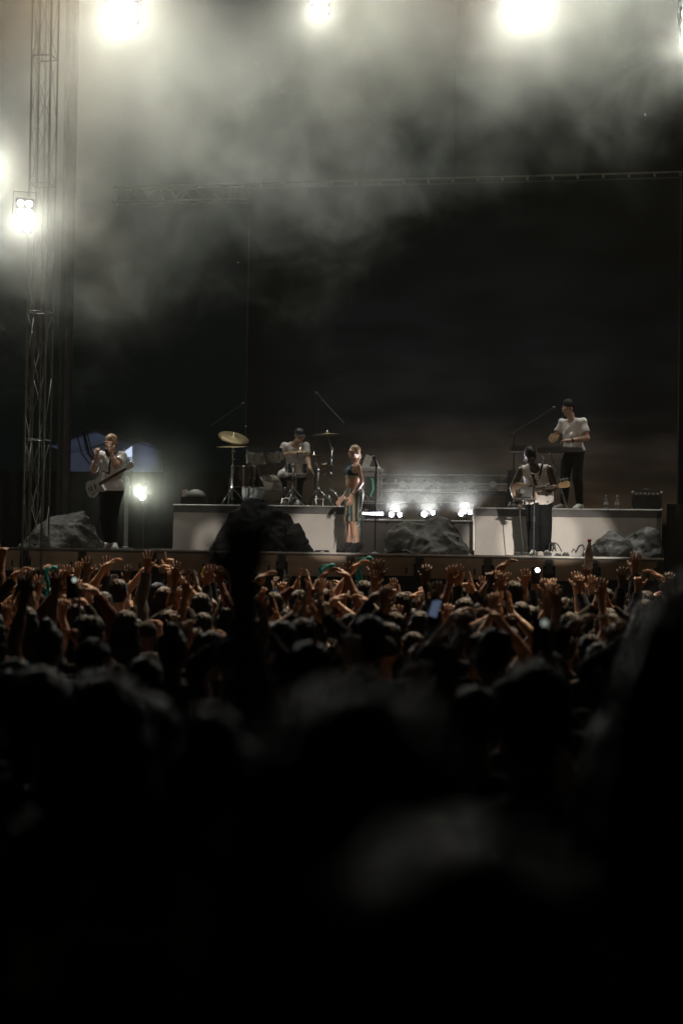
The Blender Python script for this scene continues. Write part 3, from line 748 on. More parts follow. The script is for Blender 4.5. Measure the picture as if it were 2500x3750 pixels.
bass_p = person('bassist in white tee and black trousers covering his face beside the left rock', B.body('bassist_body', skin_light),
    [B.shirt(white_cotton, -.05, sleeve=.62, seed=1, wr=.006, g=.024), B.trousers(black_denim, r=(.098,.072,.05), top=.06), B.hair(hair_blonde, hair_short), B.hair(hair_brown, beard, 'beard')] + B.shoes(white_shoe), bp, R(-6), 1.04)
# ---- singer
sp = foot_at(1291, 2014, 23.75, STZ+0.02)
G = Fig(dict(head=(0,-.005,1.62), neck=(0,.02,1.45), chest=(0,-.005,1.29), belly=(0,-.02,1.10), pelvis=(0,.02,.96), shL=(.145,.03,1.40), shR=(-.145,.02,1.40), elL=(.20,.07,1.14), wrL=(.20,-.10,.91),
   elR=(-.20,.03,1.13), wrR=(-.17,-.12,.90), knL=(.07,-.02,.52), knR=(-.07,-.05,.52), anL=(.07,.05,.09), anR=(-.07,-.05,.09), toL=(.08,-.11,.03), toR=(-.08,-.20,.03), hipL=(.08,.02,.93), hipR=(-.08,.02,.93)),
   width=.94, female=True, muscle=.80, h=0.006,
   hands=dict(L=dict(d=(.02,-.28,-1), palm=(-1,0,0), curl=.22), R=dict(d=(-.1,-.65,-.75), palm=(.8,.2,-.4), curl=.2, spread=.13)),
   headR=basis((.78,.62,0), (.05,.08,1)))
def stripes(name, cols, freq):
    m = bpy.data.materials.new(name); m.use_nodes = True; nt = m.node_tree; b = nt.nodes['Principled BSDF']; b.inputs['Roughness'].default_value = .8
    tc = nt.nodes.new('ShaderNodeTexCoord'); sp_ = nt.nodes.new('ShaderNodeSeparateXYZ'); nt.links.new(tc.outputs['Object'], sp_.inputs[0])
    a = mnode(nt, 'ARCTAN2', sp_.outputs[0], sp_.outputs[1]); n = nt.nodes.new('ShaderNodeTexNoise'); n.inputs['Scale'].default_value = 5; nt.links.new(tc.outputs['Object'], n.inputs['Vector'])
    v = mnode(nt, 'FRACT', mnode(nt, 'ADD', mnode(nt, 'MULTIPLY', a, freq/6.2832), mnode(nt, 'MULTIPLY', n.outputs[0], .25)))
    cr = nt.nodes.new('ShaderNodeValToRGB'); cr.color_ramp.interpolation = 'CONSTANT'; e = cr.color_ramp.elements
    for i, c in enumerate(cols):
        q = e[i] if i < 2 else e.new(i/len(cols)); q.position = i/len(cols); q.color = (*c, 1)
    nt.links.new(v, cr.inputs[0]); nt.links.new(cr.outputs[0], b.inputs['Base Color']); return m
skirtm = stripes('blue_and_cream_stripes', [(.012,.08,.115),(.26,.20,.12),(.010,.028,.036),(.26,.20,.12)], 6)
topm = stripes('dark_and_blue_panels', [(.012,.012,.014),(.015,.10,.16),(.012,.012,.014)], 3)
def top_mesh():
    F = G.field(.006); G.torso(F, .011)
    J = G.J; F.plane((0,0,1.235), (0,0,-1)); F.plane((0,0,1.40), (0,0,1))
    for x in (-.17,.17): F.cap(V3(x,.05,1.52), V3(x*.8,-.02,1.33), .10, .055, .01, 'sub')
    F.ell(V3(0,.14,1.40), (.2,.12,.12), None, .01, 'sub')
    F.cap(V3(-.05,-.095,1.36), V3(-.015,-.03,1.47), .018, .012, .01); F.cap(V3(.05,-.095,1.36), V3(.015,-.03,1.47), .018, .012, .01)
    return F.mesh('halter_top', topm)
def band_mesh():
    F = G.field(.006); G.torso(F, .015); F.plane((0,0,1.215), (0,0,-1)); F.plane((0,0,1.245), (0,0,1)); return F.mesh('waistband', mat('cream_trim', (.42,.34,.20), .8))
def skirt_mesh():
    F = Field((-.3,-.3,.5), (.3,.3,1.12), .006); G.hips(F, .020); G.leg(F, 'L', .022, to=.1); G.leg(F, 'R', .022, to=.1)
    F.cap(V3(0,.01,.95), V3(0,-.01,.64), .130, .128, .05, cut=0.0); F.wrinkle(.008, (60,60,8), 2)
    F.plane((0,0,1.045), (0,0,1)); return F.mesh('skirt', skirtm)
def fringe_mesh():
    m = MB(); rs = random.Random(4)
    for i in range(34):
        a = 2*math.pi*i/34; L_ = rs.uniform(.10,.34) * (1.25 if abs(math.cos(a)) < .5 else .8)
        p = V3(.140*math.cos(a), .132*math.sin(a), .66)
        q = p*1.03 + V3(0,0,-L_*.5) + V3(rs.uniform(-.01,.01), rs.uniform(-.01,.02), 0); r_ = p*1.0 + V3(rs.uniform(-.02,.02), rs.uniform(-.02,.03), -L_)
        r_[2] = .66-L_
        m.tube([p, q, r_], .011, 5, rad=[.013,.010,.004])
    o = m.build('fringe', skirtm); me = o.data; bpy.data.objects.remove(o); me.name = 'fringe'; return me
def boots():
    out = []
    for sd in 'LR':
        an, to = G.J['an'+sd], G.J['to'+sd]; P = np.array([an, to]); F = Field(P.min(0)-.13, P.max(0)+.16, .006)
        F.cap(an-V3(0,0,.02), to, .062, .052, .02); F.ell(an+V3(0,.01,.03), (.07,.075,.06), None, .02); F.fuzz(.008, 110, 3); F.fuzz(.006, 190, 1)
        out.append(F.mesh('furry_boot', mat('black_fur', (.008,.008,.009), .8)))
    return out
def bracelet():
    J = G.J; F = Field(J['wrL']-.07, J['wrL']+.07, .004); d = nrm(J['wrL']-J['elL']); F.cap(J['wrL']-d*.03, J['wrL']-d*.012, .034, .034, 0, cut=-.018); return F.mesh('bracelet', mat('dark_bracelet', (.05,.03,.02), .4))
singer_p = person('singer in blue and cream fringed skirt and halter top standing at centre stage', G.body('singer_body', skin_light),
    [top_mesh(), band_mesh(), skirt_mesh(), fringe_mesh(), G.hair(hair_blonde, hair_pony), bracelet()] + boots(), sp, R(-62), .935)
# ---- keyboardist
kp = foot_at(2093, 1866, 26.4, RZ)
K = Fig(dict(head=(-.03,-.10,1.615), neck=(0,-.02,1.45), chest=(0,0,1.28), shL=(.185,-.01,1.41), shR=(-.175,-.02,1.41), elL=(.27,.0,1.14), wrL=(.07,-.20,1.10), elR=(-.27,-.10,1.17), wrR=(-.13,-.30,1.15),
   knL=(.12,-.03,.50), knR=(-.11,-.04,.50), anL=(.13,.04,.08), anR=(-.15,.0,.08), toL=(.15,-.12,.03), toR=(-.20,-.15,.03)),
   width=1.02, muscle=1.05, h=.0065,
   hands=dict(L=dict(d=(-.9,-.35,.05), palm=(0,.2,-1), curl=.5), R=dict(d=(.5,-.8,.1), palm=(.5,.2,-1), curl=.7)),
   headR=basis((.95,-.25,0), (-.06,-.36,1)))
def watch(): 
    J = K.J; F = Field(J['wrL']-.09, J['wrL']+.09, .005); d = nrm(J['wrL']-J['elL']); F.cap(J['wrL']-d*.05, J['wrL']-d*.02, .037, .037, 0, cut=-.015); return F.mesh('wristwatch', plastic)
key_p = person('keyboard player in white tee and black jeans looking down on the right riser', K.body('keyboard_player_body', skin_light),
    [K.shirt(white_cotton, .0, sleeve=.66, seed=3, g=.018, wr=.005), K.trousers(black_denim, r=(.088,.062,.045), top=.05), K.hair(hair_black, lambda F, c, Rm: hair_short(F, c, Rm, .004, .018)), watch()] + K.shoes(white_shoe), kp, R(-32), 1.04)
# ---- guitarist
gp = foot_at(1976, 2018, 23.8, STZ)
Q = Fig(dict(pelvis=(-.03,.06,.90), belly=(-.04,.02,1.02), chest=(-.06,-.06,1.17), neck=(-.075,-.15,1.31), head=(-.135,-.27,1.42), shL=(.115,-.11,1.27), shR=(-.275,-.09,1.25),
   elL=(.20,-.04,1.02), wrL=(.13,-.24,.93), elR=(-.385,-.08,1.01), wrR=(-.345,-.20,.80), hipL=(.06,.06,.88), hipR=(-.12,.06,.88), knL=(.07,-.05,.48), knR=(-.10,-.03,.48), anL=(.09,.03,.08), anR=(-.09,.07,.08), toL=(.12,-.14,.03), toR=(-.10,-.10,.03)),
   width=1.05, muscle=1.2, h=.0065,
   hands=dict(L=dict(d=(-.2,-.6,.6), palm=(-.2,.5,.8), curl=.8), R=dict(d=(.45,-.35,-.6), palm=(.3,1,.0), curl=.6)),
   headR=basis((.99,.05,0), (-.08,-.62,1)))
guit_p = person('guitarist in white sleeveless shirt and black trousers bent over his guitar on the right', Q.body('guitarist_body', skin_dark),
    [Q.shirt(white_cotton, -.10, tank=True, seed=5, g=.02, wr=.006, name='tank_top'), Q.trousers(black_denim, r=(.100,.080,.074), top=.02, to=.97, wr=.006), Q.hair(hair_black, lambda F, c, Rm: hair_short(F, c, Rm, .005, .03))] + Q.shoes(white_shoe), gp, 0, 1.03)
# ---- drummer, seated
dp = foot_at(1078, 1850, 27.4, RZ)
D = Fig(dict(pelvis=(.0,.10,.70), belly=(.0,.08,.84), chest=(-.0,.02,1.00), neck=(.0,-.04,1.16), head=(.095,-.10,1.29), shL=(.19,-.03,1.12), shR=(-.18,-.03,1.12), elL=(.25,-.12,.88), wrL=(.33,-.33,.74), elR=(-.26,-.10,.92), wrR=(-.02,-.28,.98),
   hipL=(.09,.06,.68), hipR=(-.09,.06,.68), knL=(.16,-.34,.58), knR=(-.15,-.34,.58), anL=(.14,-.36,.12), anR=(-.12,-.36,.12), toL=(.15,-.52,.06), toR=(-.12,-.52,.06)),
   width=1.05, h=.007, hands=dict(L=dict(d=(.3,-.7,-.4), palm=(-.6,.2,-.7), curl=1.0), R=dict(d=(.8,-.6,.05), palm=(.4,.3,-1), curl=1.0)),
   headR=basis((.80,.60,0), (.10,-.30,1)))
drum_p = person('drummer in white tee and black cap seated behind the drum kit', D.body('drummer_body', skin_light),
    [D.shirt(white_cotton, -.09, sleeve=.6, seed=6, g=.02), D.trousers(black_denim, top=.05), D.hair(black, hair_cap, 'cap'), D.hair(hair_brown, lambda F, c, Rm: hair_short(F, c-V3(0,0,.012), Rm, .003))] + D.shoes(white_shoe), dp, R(0), 1.0)
# ------------------------------------------------------------------ instruments and stage gear
def spline(pts, n=6):
    out = []; N = len(pts); P = [np.array(p, float) for p in pts]
    for i in range(N):
        a, b_, c, d = P[i-1], P[i], P[(i+1)%N], P[(i+2)%N]
        for k in range(n):
            t = k/n; out.append(tuple(0.5*((2*b_)+(-a+c)*t+(2*a-5*b_+4*c-d)*t*t+(-a+3*b_-3*c+d)*t**3)))
    return out
OUT = [(.20,.035),(.27,.11),(.33,.165),(.28,.185),(.18,.155),(.08,.128),(-.02,.135),(-.12,.165),(-.21,.165),(-.275,.11),(-.29,.0),(-.26,-.11),(-.18,-.16),(-.08,-.15),(0,-.125),(.08,-.13),(.17,-.165),(.24,-.155),(.22,-.09),(.20,-.035)]
cream = mat('cream_lacquer', (0.62,0.58,0.53), 0.25, var=0.04)
peach = mat('pale_peach_lacquer', (0.50,0.38,0.28), 0.28, var=0.04)
maple = mat('maple_neck', (0.36,0.24,0.13), 0.4, var=0.2, scale=20)
pearl = mat('white_pickguard', (0.6,0.58,0.55), 0.3, var=0.04)
def guitar(name, label, cat, ctr, tip, scale, bodym, guard, upv=(0,0,1), roll=0.25, nstr=4):
    t = thing(name, label, cat, ctr)
    ctr, tip = Vector(ctr), Vector(tip); x = (tip-ctr).normalized(); L = (tip-ctr).length
    z = Vector(upv); z = (z-x*z.dot(x)).normalized(); y = z.cross(x)       # y points away from the viewer
    Mx = Matrix((x, y, z)).transposed(); T = Matrix.Translation(ctr) @ Mx.to_4x4() @ Matrix.Rotation(roll, 4, 'X')
    P = lambda a, b_, c: T @ Vector((a, b_, c))
    oo = [(a*scale, c*scale) for a, c in spline(OUT, 5)]
    m = MB(); m.prism(oo, -.018, .022, T); m.prism([(a*.97, c*.965) for a, c in oo], -.023, -.018, T)
    body = m.build('guitar_body', bodym, t, smooth=False)
    go = [(a*scale, c*scale) for a, c in spline([(.17,.03),(.17,.10),(.08,.08),(-.02,.07),(-.08,.0),(-.06,-.07),(.05,-.10),(.17,-.09),(.17,-.03)], 4)]
    MB().prism(go, -.027, -.0235, T).build('pickguard', guard, t)
    nk = MB(); nk.prism([(.16*scale,-.028),(.16*scale,.028),(L-.14,.021),(L-.14,-.021)], -.034, -.012, T); nk.build('neck', maple, t)
    MB().prism([(.16*scale,-.026),(.16*scale,.026),(L-.14,.019),(L-.14,-.019)], -.038, -.0345, T).build('fretboard', mat('rosewood', (.07,.04,.03), .5), t)
    hd = [(L-.14,.02),(L-.11,.05),(L+.02,.062),(L+.05,.03),(L+.045,-.02),(L+.0,-.035),(L-.11,-.028),(L-.14,-.02)]
    h = MB().prism(hd, -.030, -.014, T).build('headstock', maple if guard is not pearl else bodym, t)
    for i in range(nstr):
        a = L-.10+i*.15/nstr
        MB().cyl(P(a,-.02,.045), P(a,-.02,.085), .004).box(P(a,-.02,.095), (.018,.008,.024), bevel=.003).build('tuning_peg', chrome, t)
    for a in (.02, -.10): MB().prism([(a*scale-.012,-.045*scale*1.2),(a*scale-.012,.045*scale*1.2),(a*scale+.012,.045*scale*1.2),(a*scale+.012,-.045*scale*1.2)], -.036, -.0275, T).build('pickup', black, t)
    br = MB().prism([(-.19*scale,-.04),(-.19*scale,.04),(-.16*scale,.04),(-.16*scale,-.04)], -.036, -.024, T); br.build('bridge', chrome, t)
    st_ = MB()
    for i in range(nstr):
        c = (i-(nstr-1)/2)*.045/nstr*1.3; st_.cyl(P(-.17*scale,-.040,c*1.2), P(L-.12,-.041,c*.8), .0011, n=4)
    st_.build('strings', chrome, t)
    for i in range(2): MB().cyl(P(-.15*scale+i*.05,-.024,-.10*scale), P(-.15*scale+i*.05,-.036,-.10*scale), .011).build('knob', chrome, t)
    return t, P
bc = at(352, 1782, 23.66); bt = at(487, 1705, 23.15)
bass, BPf = guitar('bass_guitar', 'cream bass guitar hanging across the bassist and pointing up to the right', 'guitar', bc, bt, .80, cream, pearl, roll=0.1)
MB().tube([BPf(.26,0,.15), at(400,1733,23.75), at(401,1700,23.78), at(408,1668,23.80), at(432,1652,23.97), at(436,1665,24.14)], .004, rad=[.016]*6).build('strap', blackcloth, bass)
gc = at(1924, 1797, 23.46); gt = at(2078, 1776, 23.12)
gtr, GPf = guitar('electric_guitar', 'pale peach electric guitar held across the bent guitarist', 'guitar', gc, gt, .78, peach, black, roll=0.15, nstr=6)
MB().tube([GPf(.26,0,.15), at(1975,1745,23.52), at(1985,1700,23.50), at(1990,1680,23.62), at(1985,1672,23.80)], .004, rad=[.014]*5).build('strap', blackcloth, gtr)

def stand_tripod(m, p, zb, r=.28, h=.22, rr=.008):
    for k in range(3):
        a = k*2.094+.5; m.tube([(p[0], p[1], zb+h), (p[0]+r*math.cos(a), p[1]+r*math.sin(a), zb+.012)], rr)
def mic_head(m, c, d, r=.025):
    d = Vector(d).normalized(); c = Vector(c)
    m.lathe([(.006,-.17),(.016,-.165),(.021,-.03),(.027,-.02),(.029,0),(.027,.02),(.012,.032)], c, axis=d, n=12)
def mic_stand(label, px, pytop, Y, zb, boom=None, r=.011, base='round', m_=black, group=None):
    p = at(px, pytop, Y); t = thing('microphone_stand', label, 'microphone stand', (p.x, Y, zb), group)
    m = MB().cyl((p.x,Y,zb+.02), (p.x,Y,p.z), r, n=10); m.cyl((p.x,Y,(zb+p.z)/2-.03), (p.x,Y,(zb+p.z)/2+.05), r*1.9, n=10)
    m.build('pole', m_, t)
    b_ = MB()
    if base == 'round': b_.lathe([(.13,0),(.13,.012),(.03,.03),(.012,.05)], (p.x,Y,zb), n=24)
    else: stand_tripod(b_, (p.x,Y), zb)
    b_.build('base', m_, t)
    if boom:
        a, b2 = at(*boom[0]), at(*boom[1])
        MB().cyl(a, b2, .009, n=8).build('boom_arm', m_, t); mm = MB(); mic_head(mm, b2, b2-a); mm.build('microphone', plastic, t, smooth=True)
        MB().ball((p.x,Y,p.z), .022, 6).build('clutch', chrome, t)
    else:
        mm = MB(); mic_head(mm, (p.x-.03, Y-.03, p.z+.10), (-.35,-.35,.85)); mm.build('microphone', plastic, t, smooth=True)
        MB().cyl((p.x,Y,p.z-.01),(p.x-.012,Y-.012,p.z+.05), .018, n=10).build('clip', plastic, t)
    return t
mic_stand('straight black microphone stand standing just right of the singer', 1377, 1700, 23.55, STZ, m_=mat('worn_black_metal', (.06,.06,.06), .3, .7))
gm = mic_stand('microphone stand directly in front of the guitarist', 1957, 1766, 23.3, STZ, base='round')
m = MB().box(at(1928,1801,23.22), (.17,.06,.15), bevel=.01).box(at(1926,1827,23.22), (.30,.10,.02), bevel=.005).cyl(at(1912,1800,23.25), at(1912,1800,23.05), .035); m.build('tray', plastic, gm)
mic_stand('boom microphone stand reaching up right to the keyboard player', 1882, 1586, 26.2, RZ, boom=((1848,1604,26.2),(2028,1494,26.1)), base='tripod')
mic_stand('boom stand with dim overhead microphone above the left cymbals', 900, 1560, 28.0, RZ, boom=((770,1560,27.9),(890,1478,27.9)), base='tripod')
mic_stand('boom stand with overhead microphone behind the right crash cymbal', 1158, 1442, 28.2, RZ, boom=((1258,1548,28.0),(1158,1440,28.2)), base='tripod')

# ---- drum kit
bronze = mat('bronze_cymbal', (0.22,0.17,0.09), 0.5, 0.6, var=0.15, scale=4, bump=0.1, bscale=80)
shell = mat('drum_shell', (0.42,0.39,0.33), 0.3, var=0.08); skin_head = mat('drum_head', (0.36,0.30,0.24), 0.5, var=0.1)
copper = mat('copper_shell', (0.42,0.17,0.06), 0.35, 0.4)
def drum(name, label, c, axis, r, d, shellm=shell, stand=None, lugs=8, cat='drum', group=None):
    c = Vector(c); x, y, z = frame_from(axis); t = thing(name, label, cat, (c.x, c.y, RZ), group)
    MB().lathe([(r,-d/2),(r,d/2)], c, axis=z, n=36).build('shell', shellm, t, smooth=False)
    for s_ in (-1,1):
        MB().lathe([(0.0,s_*(d/2+.004)),(r*.9,s_*(d/2+.006)),(r*.99,s_*(d/2+.001))], c, axis=z, n=36).build('drum_skin', skin_head, t, smooth=True)
        MB().lathe([(r*1.0,s_*(d/2+.012)),(r*1.05,s_*(d/2+.012)),(r*1.05,s_*(d/2-.016)),(r*1.0,s_*(d/2-.016))], c, axis=z, n=36).build('hoop', chrome, t)
    lg_ = MB()
    for i in range(lugs):
        a = 2*math.pi*i/lugs; q = x*math.cos(a)+y*math.sin(a)
        lg_.cyl(c+q*r*1.05-z*(d/2+.01), c+q*r*1.05+z*(d/2+.01), .004, n=6).cyl(c+q*r*1.03-z*d*.15, c+q*r*1.03+z*d*.15, .012, n=8)
    lg_.build('lugs', chrome, t)
    if stand:
        m = MB()
        for p in stand: m.cyl(p[0], p[1], .010, n=8)
        m.build('legs', chrome, t)
    return t
KY = 26.7
bd = at(962, 1782, KY); bax = Vector((-.62,-.78,0))
drum('bass_drum', 'large bass drum lying on its side behind the dark rock', (bd.x, KY, RZ+.29), bax, .28, .42, shell, [((bd.x-.35,KY-.2,RZ+.01),(bd.x-.2,KY,RZ+.25)),((bd.x+.25,KY-.35,RZ+.01),(bd.x+.15,KY-.1,RZ+.25))], 10)
a = at(938,1670,KY-.1); drum('rack_tom', 'larger tom with pale shell mounted left above the bass drum', a, (.12,-.35,1), .165, .20, shell, [(a+Vector((0,0,-.1)), a+Vector((.06,.1,-.35)))])
a = at(1007,1668,KY-.1); drum('rack_tom', 'smaller tom with pale shell mounted right above the bass drum', a, (-.10,-.35,1), .135, .17, shell, [(a+Vector((0,0,-.08)), a+Vector((-.06,.1,-.35)))])
a = at(890,1745,KY-.3); drum('floor_tom', 'floor tom standing on chrome legs at the left of the kit', a, (0,-.05,1), .20, .36, mat('dark_lacquer', (.03,.02,.015), .25), [(a+Vector((q*.2,-.1,.0)), (a.x+q*.22,a.y-.12,RZ)) for q in (-1,1)]+[(a+Vector((0,.2,0)),(a.x,a.y+.22,RZ))])
a = at(1085,1712,KY-.05); drum('snare_drum', 'shallow snare drum in front of the seated drummer', a, (0.05,-.15,1), .18, .13, chrome, [(a, (a.x,a.y,RZ+.02)), ((a.x,a.y,RZ+.2),(a.x+.2,a.y-.15,RZ+.01)), ((a.x,a.y,RZ+.2),(a.x-.2,a.y-.15,RZ+.01))])
a = at(1192,1713,KY-.2); drum('side_drum', 'small copper coloured drum on a stand right of the drummer', a, (1,-.25,.1), .085, .09, copper, [(a, (a.x,a.y,RZ+.02)), ((a.x,a.y,RZ+.25),(a.x+.18,a.y-.1,RZ+.01)), ((a.x,a.y,RZ+.25),(a.x-.18,a.y-.1,RZ+.01))], 6)
def cymbal_stand(label, bx, c, axis, r, Y, n_clamps=4, extra=None):
    c = Vector(c); p = at(bx, 1700, Y); t = thing('cymbal_stand', label, 'cymbal stand', (p.x, Y, RZ), 'cymbal stands of the drum kit')
    top = Vector((p.x, Y, c.z-.25))
    m = MB().cyl((p.x,Y,RZ+.05), top, .013, n=10).cyl(top, c+Vector((0,0,.03)), .009, n=8); stand_tripod(m, (p.x,Y), RZ, .30, .35, .010); m.build('pole', chrome, t, smooth=True)
    for i in range(n_clamps):
        z = RZ+.15+(top.z-RZ-.15)*(i/(n_clamps-1)); q = MB().cyl((p.x,Y,z-.02),(p.x,Y,z+.02), .020, n=8).ball((p.x+.035,Y-.02,z), .013, 5); q.build('clamp', chrome, t, smooth=True)
    for cc, ax, rr in [(c, axis, r)]+(extra or []):
        MB().lathe([(0,.028),(rr*.08,.026),(rr*.15,.012),(rr*.2,.006),(rr*.6,-.004),(rr,-.018),(rr,-.0205),(rr*.6,-.0065),(rr*.2,.003),(rr*.14,.009),(0,.02)], cc, axis=ax, n=48).build('cymbal', bronze, t, smooth=True)
        MB().cyl(Vector(cc)+Vector((0,0,.02)), Vector(cc)+Vector((0,0,.06)), .008).build('wing_nut', chrome, t)
    return t
cymbal_stand('stand with two stacked bronze cymbals tilted at the left of the kit', 852, at(856,1600,KY), (.34,-.42,1), .27, KY-.1, 7, [(at(850,1632,KY-.1), (0,-.10,1), .27)])
cymbal_stand('stand with thin ride cymbal in front of the drummer', 1073, at(1098,1652,KY-.3), (.05,-.05,1), .20, KY-.5, 4)
cymbal_stand('stand with flat crash cymbal right of the drummer', 1213, at(1198,1588,KY), (-.05,-.02,1), .26, KY-.1, 7)
cymbal_stand('hi hat stand with a pair of cymbals near the right of the kit', 1165, at(1150,1668,KY-.4), (0,-.06,1), .17, KY-.4, 3, [(at(1150,1672,KY-.4), (0,.04,-1), .17)])
so = thing('drum_stool', 'round black drum stool under the drummer', 'stool', (dp.x, 27.55, RZ))
MB().lathe([(.01,0),(.17,0),(.18,.03),(.18,.06),(.15,.08),(0,.08)], (dp.x,27.55,RZ+.51), n=28).build('seat', plastic, so, smooth=True)
m = MB().cyl((dp.x,27.55,RZ+.1),(dp.x,27.55,RZ+.51), .016); stand_tripod(m, (dp.x,27.55), RZ, .25, .3, .011); m.build('tripod', chrome, so)
for i, (w_, d_, lb) in enumerate(((D.J['wrR'], (.95,-.3,.03), 'drumstick held across the drummer at chest height'), (D.J['wrL'], (.3,-.6,-.35), 'drumstick pointing down from the lowered hand of the drummer'))):
    b0 = Vector(dp)+Vector(w_)+Vector(d_).normalized()*.07; dd = Vector(d_).normalized()
    solo(MB().tube([b0-dd*.07, b0+dd*.12, b0+dd*.30, b0+dd*.325], .008, 6, rad=[.008,.0075,.005,.003]), 'drumstick', maple, lb, 'drumstick')
pd_ = at(1055,1832,26.2)
for i, (px_, lb) in enumerate(((1040,'chrome kick pedal on the riser floor below the drummer'),(1165,'chrome hi hat pedal on the riser floor right of the drummer'))):
    a = at(px_,1838,26.0); t = thing('drum_pedal', lb, 'pedal', (a.x,26.0,RZ))
    MB().box((a.x,26.0,RZ+.012),(.10,.26,.02),bevel=.004).build('base_plate', chrome, t)
    MB().box((a.x,25.98,RZ+.06),(.07,.24,.012),rot=Matrix.Rotation(.25,3,'X'),bevel=.004).build('footboard', chrome, t)
    MB().cyl((a.x-.06,26.11,RZ+.02),(a.x-.06,26.11,RZ+.16),.008).cyl((a.x+.06,26.11,RZ+.02),(a.x+.06,26.11,RZ+.16),.008).cyl((a.x-.07,26.11,RZ+.15),(a.x+.07,26.11,RZ+.15),.007).cyl((a.x,26.11,RZ+.15),(a.x,26.05,RZ+.30),.005).ball((a.x,26.05,RZ+.31),.024,6).build('beater', chrome, t)

# ---- amplifiers, cases, monitors
grille = mat('brown_grille_cloth', (0.14,0.09,0.055), 0.85, var=0.45, scale=9, bump=0.5, bscale=120)
dgrille = mat('dark_grille_cloth', (0.035,0.034,0.030), 0.8, var=0.3, scale=20, bump=0.5, bscale=120)
pale = mat('pale_panel', (0.55,0.53,0.50), 0.5, var=0.1)
def amp(label, x0, y0, x1, y1, Y, zb, gm_, d=.28, strip=True, group='amplifiers on the risers', frame=black):
    a, b_ = at(x0,y0,Y), at(x1,y0,Y); xa, xb = a.x, b_.x; zt = a.z; W = xb-xa; Hh = zt-zb; cx = (xa+xb)/2
    t = thing('amplifier', label, 'amplifier', (cx,Y,zb), group)
    MB().box((cx,Y+d/2,zb+Hh/2+.01),(W,d,Hh-.02),bevel=.012).build('cabinet', black, t)
    MB().box((cx,Y-.006,zb+Hh*.42),(W*.92,.012,Hh*.66),bevel=.003).build('grille', gm_, t)
    MB().box((cx,Y-.008,zb+Hh*.86),(W*.92,.012,Hh*.13),bevel=.002).build('control_panel', plastic, t)
    for i in range(6): MB().cyl((cx-W*.35+i*W*.14,Y-.014,zb+Hh*.86),(cx-W*.35+i*W*.14,Y-.03,zb+Hh*.86),.010,n=10).build('knob', chrome, t)
    for sx in (-1,1): 
        for sz in (0,1): MB().box((cx+sx*(W/2-.015),Y-.002,zb+.03+sz*(Hh-.05)),(.036,.02,.036),bevel=.004).build('corner', chrome, t)
    if strip: MB().box((cx,Y-.010,zb+Hh*.05+.004),(W*.98,.012,.018),bevel=.002).build('trim_strip', frame, t)
    MB().tube([(cx-W*.15,Y+d/2,zt),(cx-W*.12,Y+d/2,zt+.025),(cx+W*.12,Y+d/2,zt+.025),(cx+W*.15,Y+d/2,zt)],.01).build('handle', black, t)
    return t
amp('combo amplifier with gold brown grille beside the guitarist', 1748,1797,1856,1850,25.7,RZ,grille, frame=pale)
amp('dark grilled amplifier at the right end of the keyboard riser', 2312,1797,2424,1860,25.6,RZ,dgrille, frame=pale)
t = amp('tall narrow speaker cabinet with pale edges left of the guitarist', 1857,1722,1893,1800,26.1,RZ,dgrille,d=.3,strip=False)
LZ = LOWZ
amp('black speaker cabinet with brown panel sitting among the floor lights', 1612,1842,1708,1902,25.9,LZ,grille, strip=False)
t = thing('flight_case', 'black flight case on the low riser below the laptop stand', 'flight case', at(1365,1903,25.75))
a, b_ = at(1316,1838,25.6), at(1412,1838,25.6); cx = (a.x+b_.x)/2; W = b_.x-a.x; zt = a.z
MB().box((cx,25.9,(LZ+zt)/2+.01),(W,.55,zt-LZ-.02),bevel=.01).build('case_body', black, t)
for z in (LZ+.03, zt-.02): MB().box((cx,25.622,z),(W+.01,.02,.022),bevel=.003).build('edge_trim', steel, t)
for sx in (-1,1): MB().box((cx+sx*W*.25,25.618,(LZ+zt)/2),(.06,.02,.07),bevel=.004).build('latch', chrome, t)
CASEZ = zt
# wedge under a cover on the drum riser
a, b_ = at(665,1832,26.0), at(742,1832,26.0); cx = (a.x+b_.x)/2
t = thing('monitor_wedge', 'floor monitor with rounded pale cover at the left end of the drum riser', 'monitor speaker', (cx,26.0,RZ))
MB().box((cx,26.15,RZ+.08),(.40,.32,.16),bevel=.015).build('base_box', black, t)
MB().lathe([(.0,.0),(.16,0),(.17,.03),(.13,.09),(.05,.13),(0,.135)], (cx+.03,26.1,RZ+.16), n=28).build('cover', mat('worn_grey_cover',(.22,.22,.21),.6), t, smooth=True)
MB().box((cx-.15,26.08,RZ+.22),(.07,.12,.12),bevel=.01).build('side_plate', pale, t)
a = at(1176,2017,23.25)
t = thing('power_box', 'low black box on the stage edge left of the singer', 'stage box', (a.x,23.25,STZ))
MB().box((a.x,23.3,STZ+.03),(.20,.14,.05),bevel=.008).build('box_body', plastic, t); MB().box((a.x+.02,23.228,STZ+.03),(.05,.006,.025),bevel=.002).build('socket', steel, t)
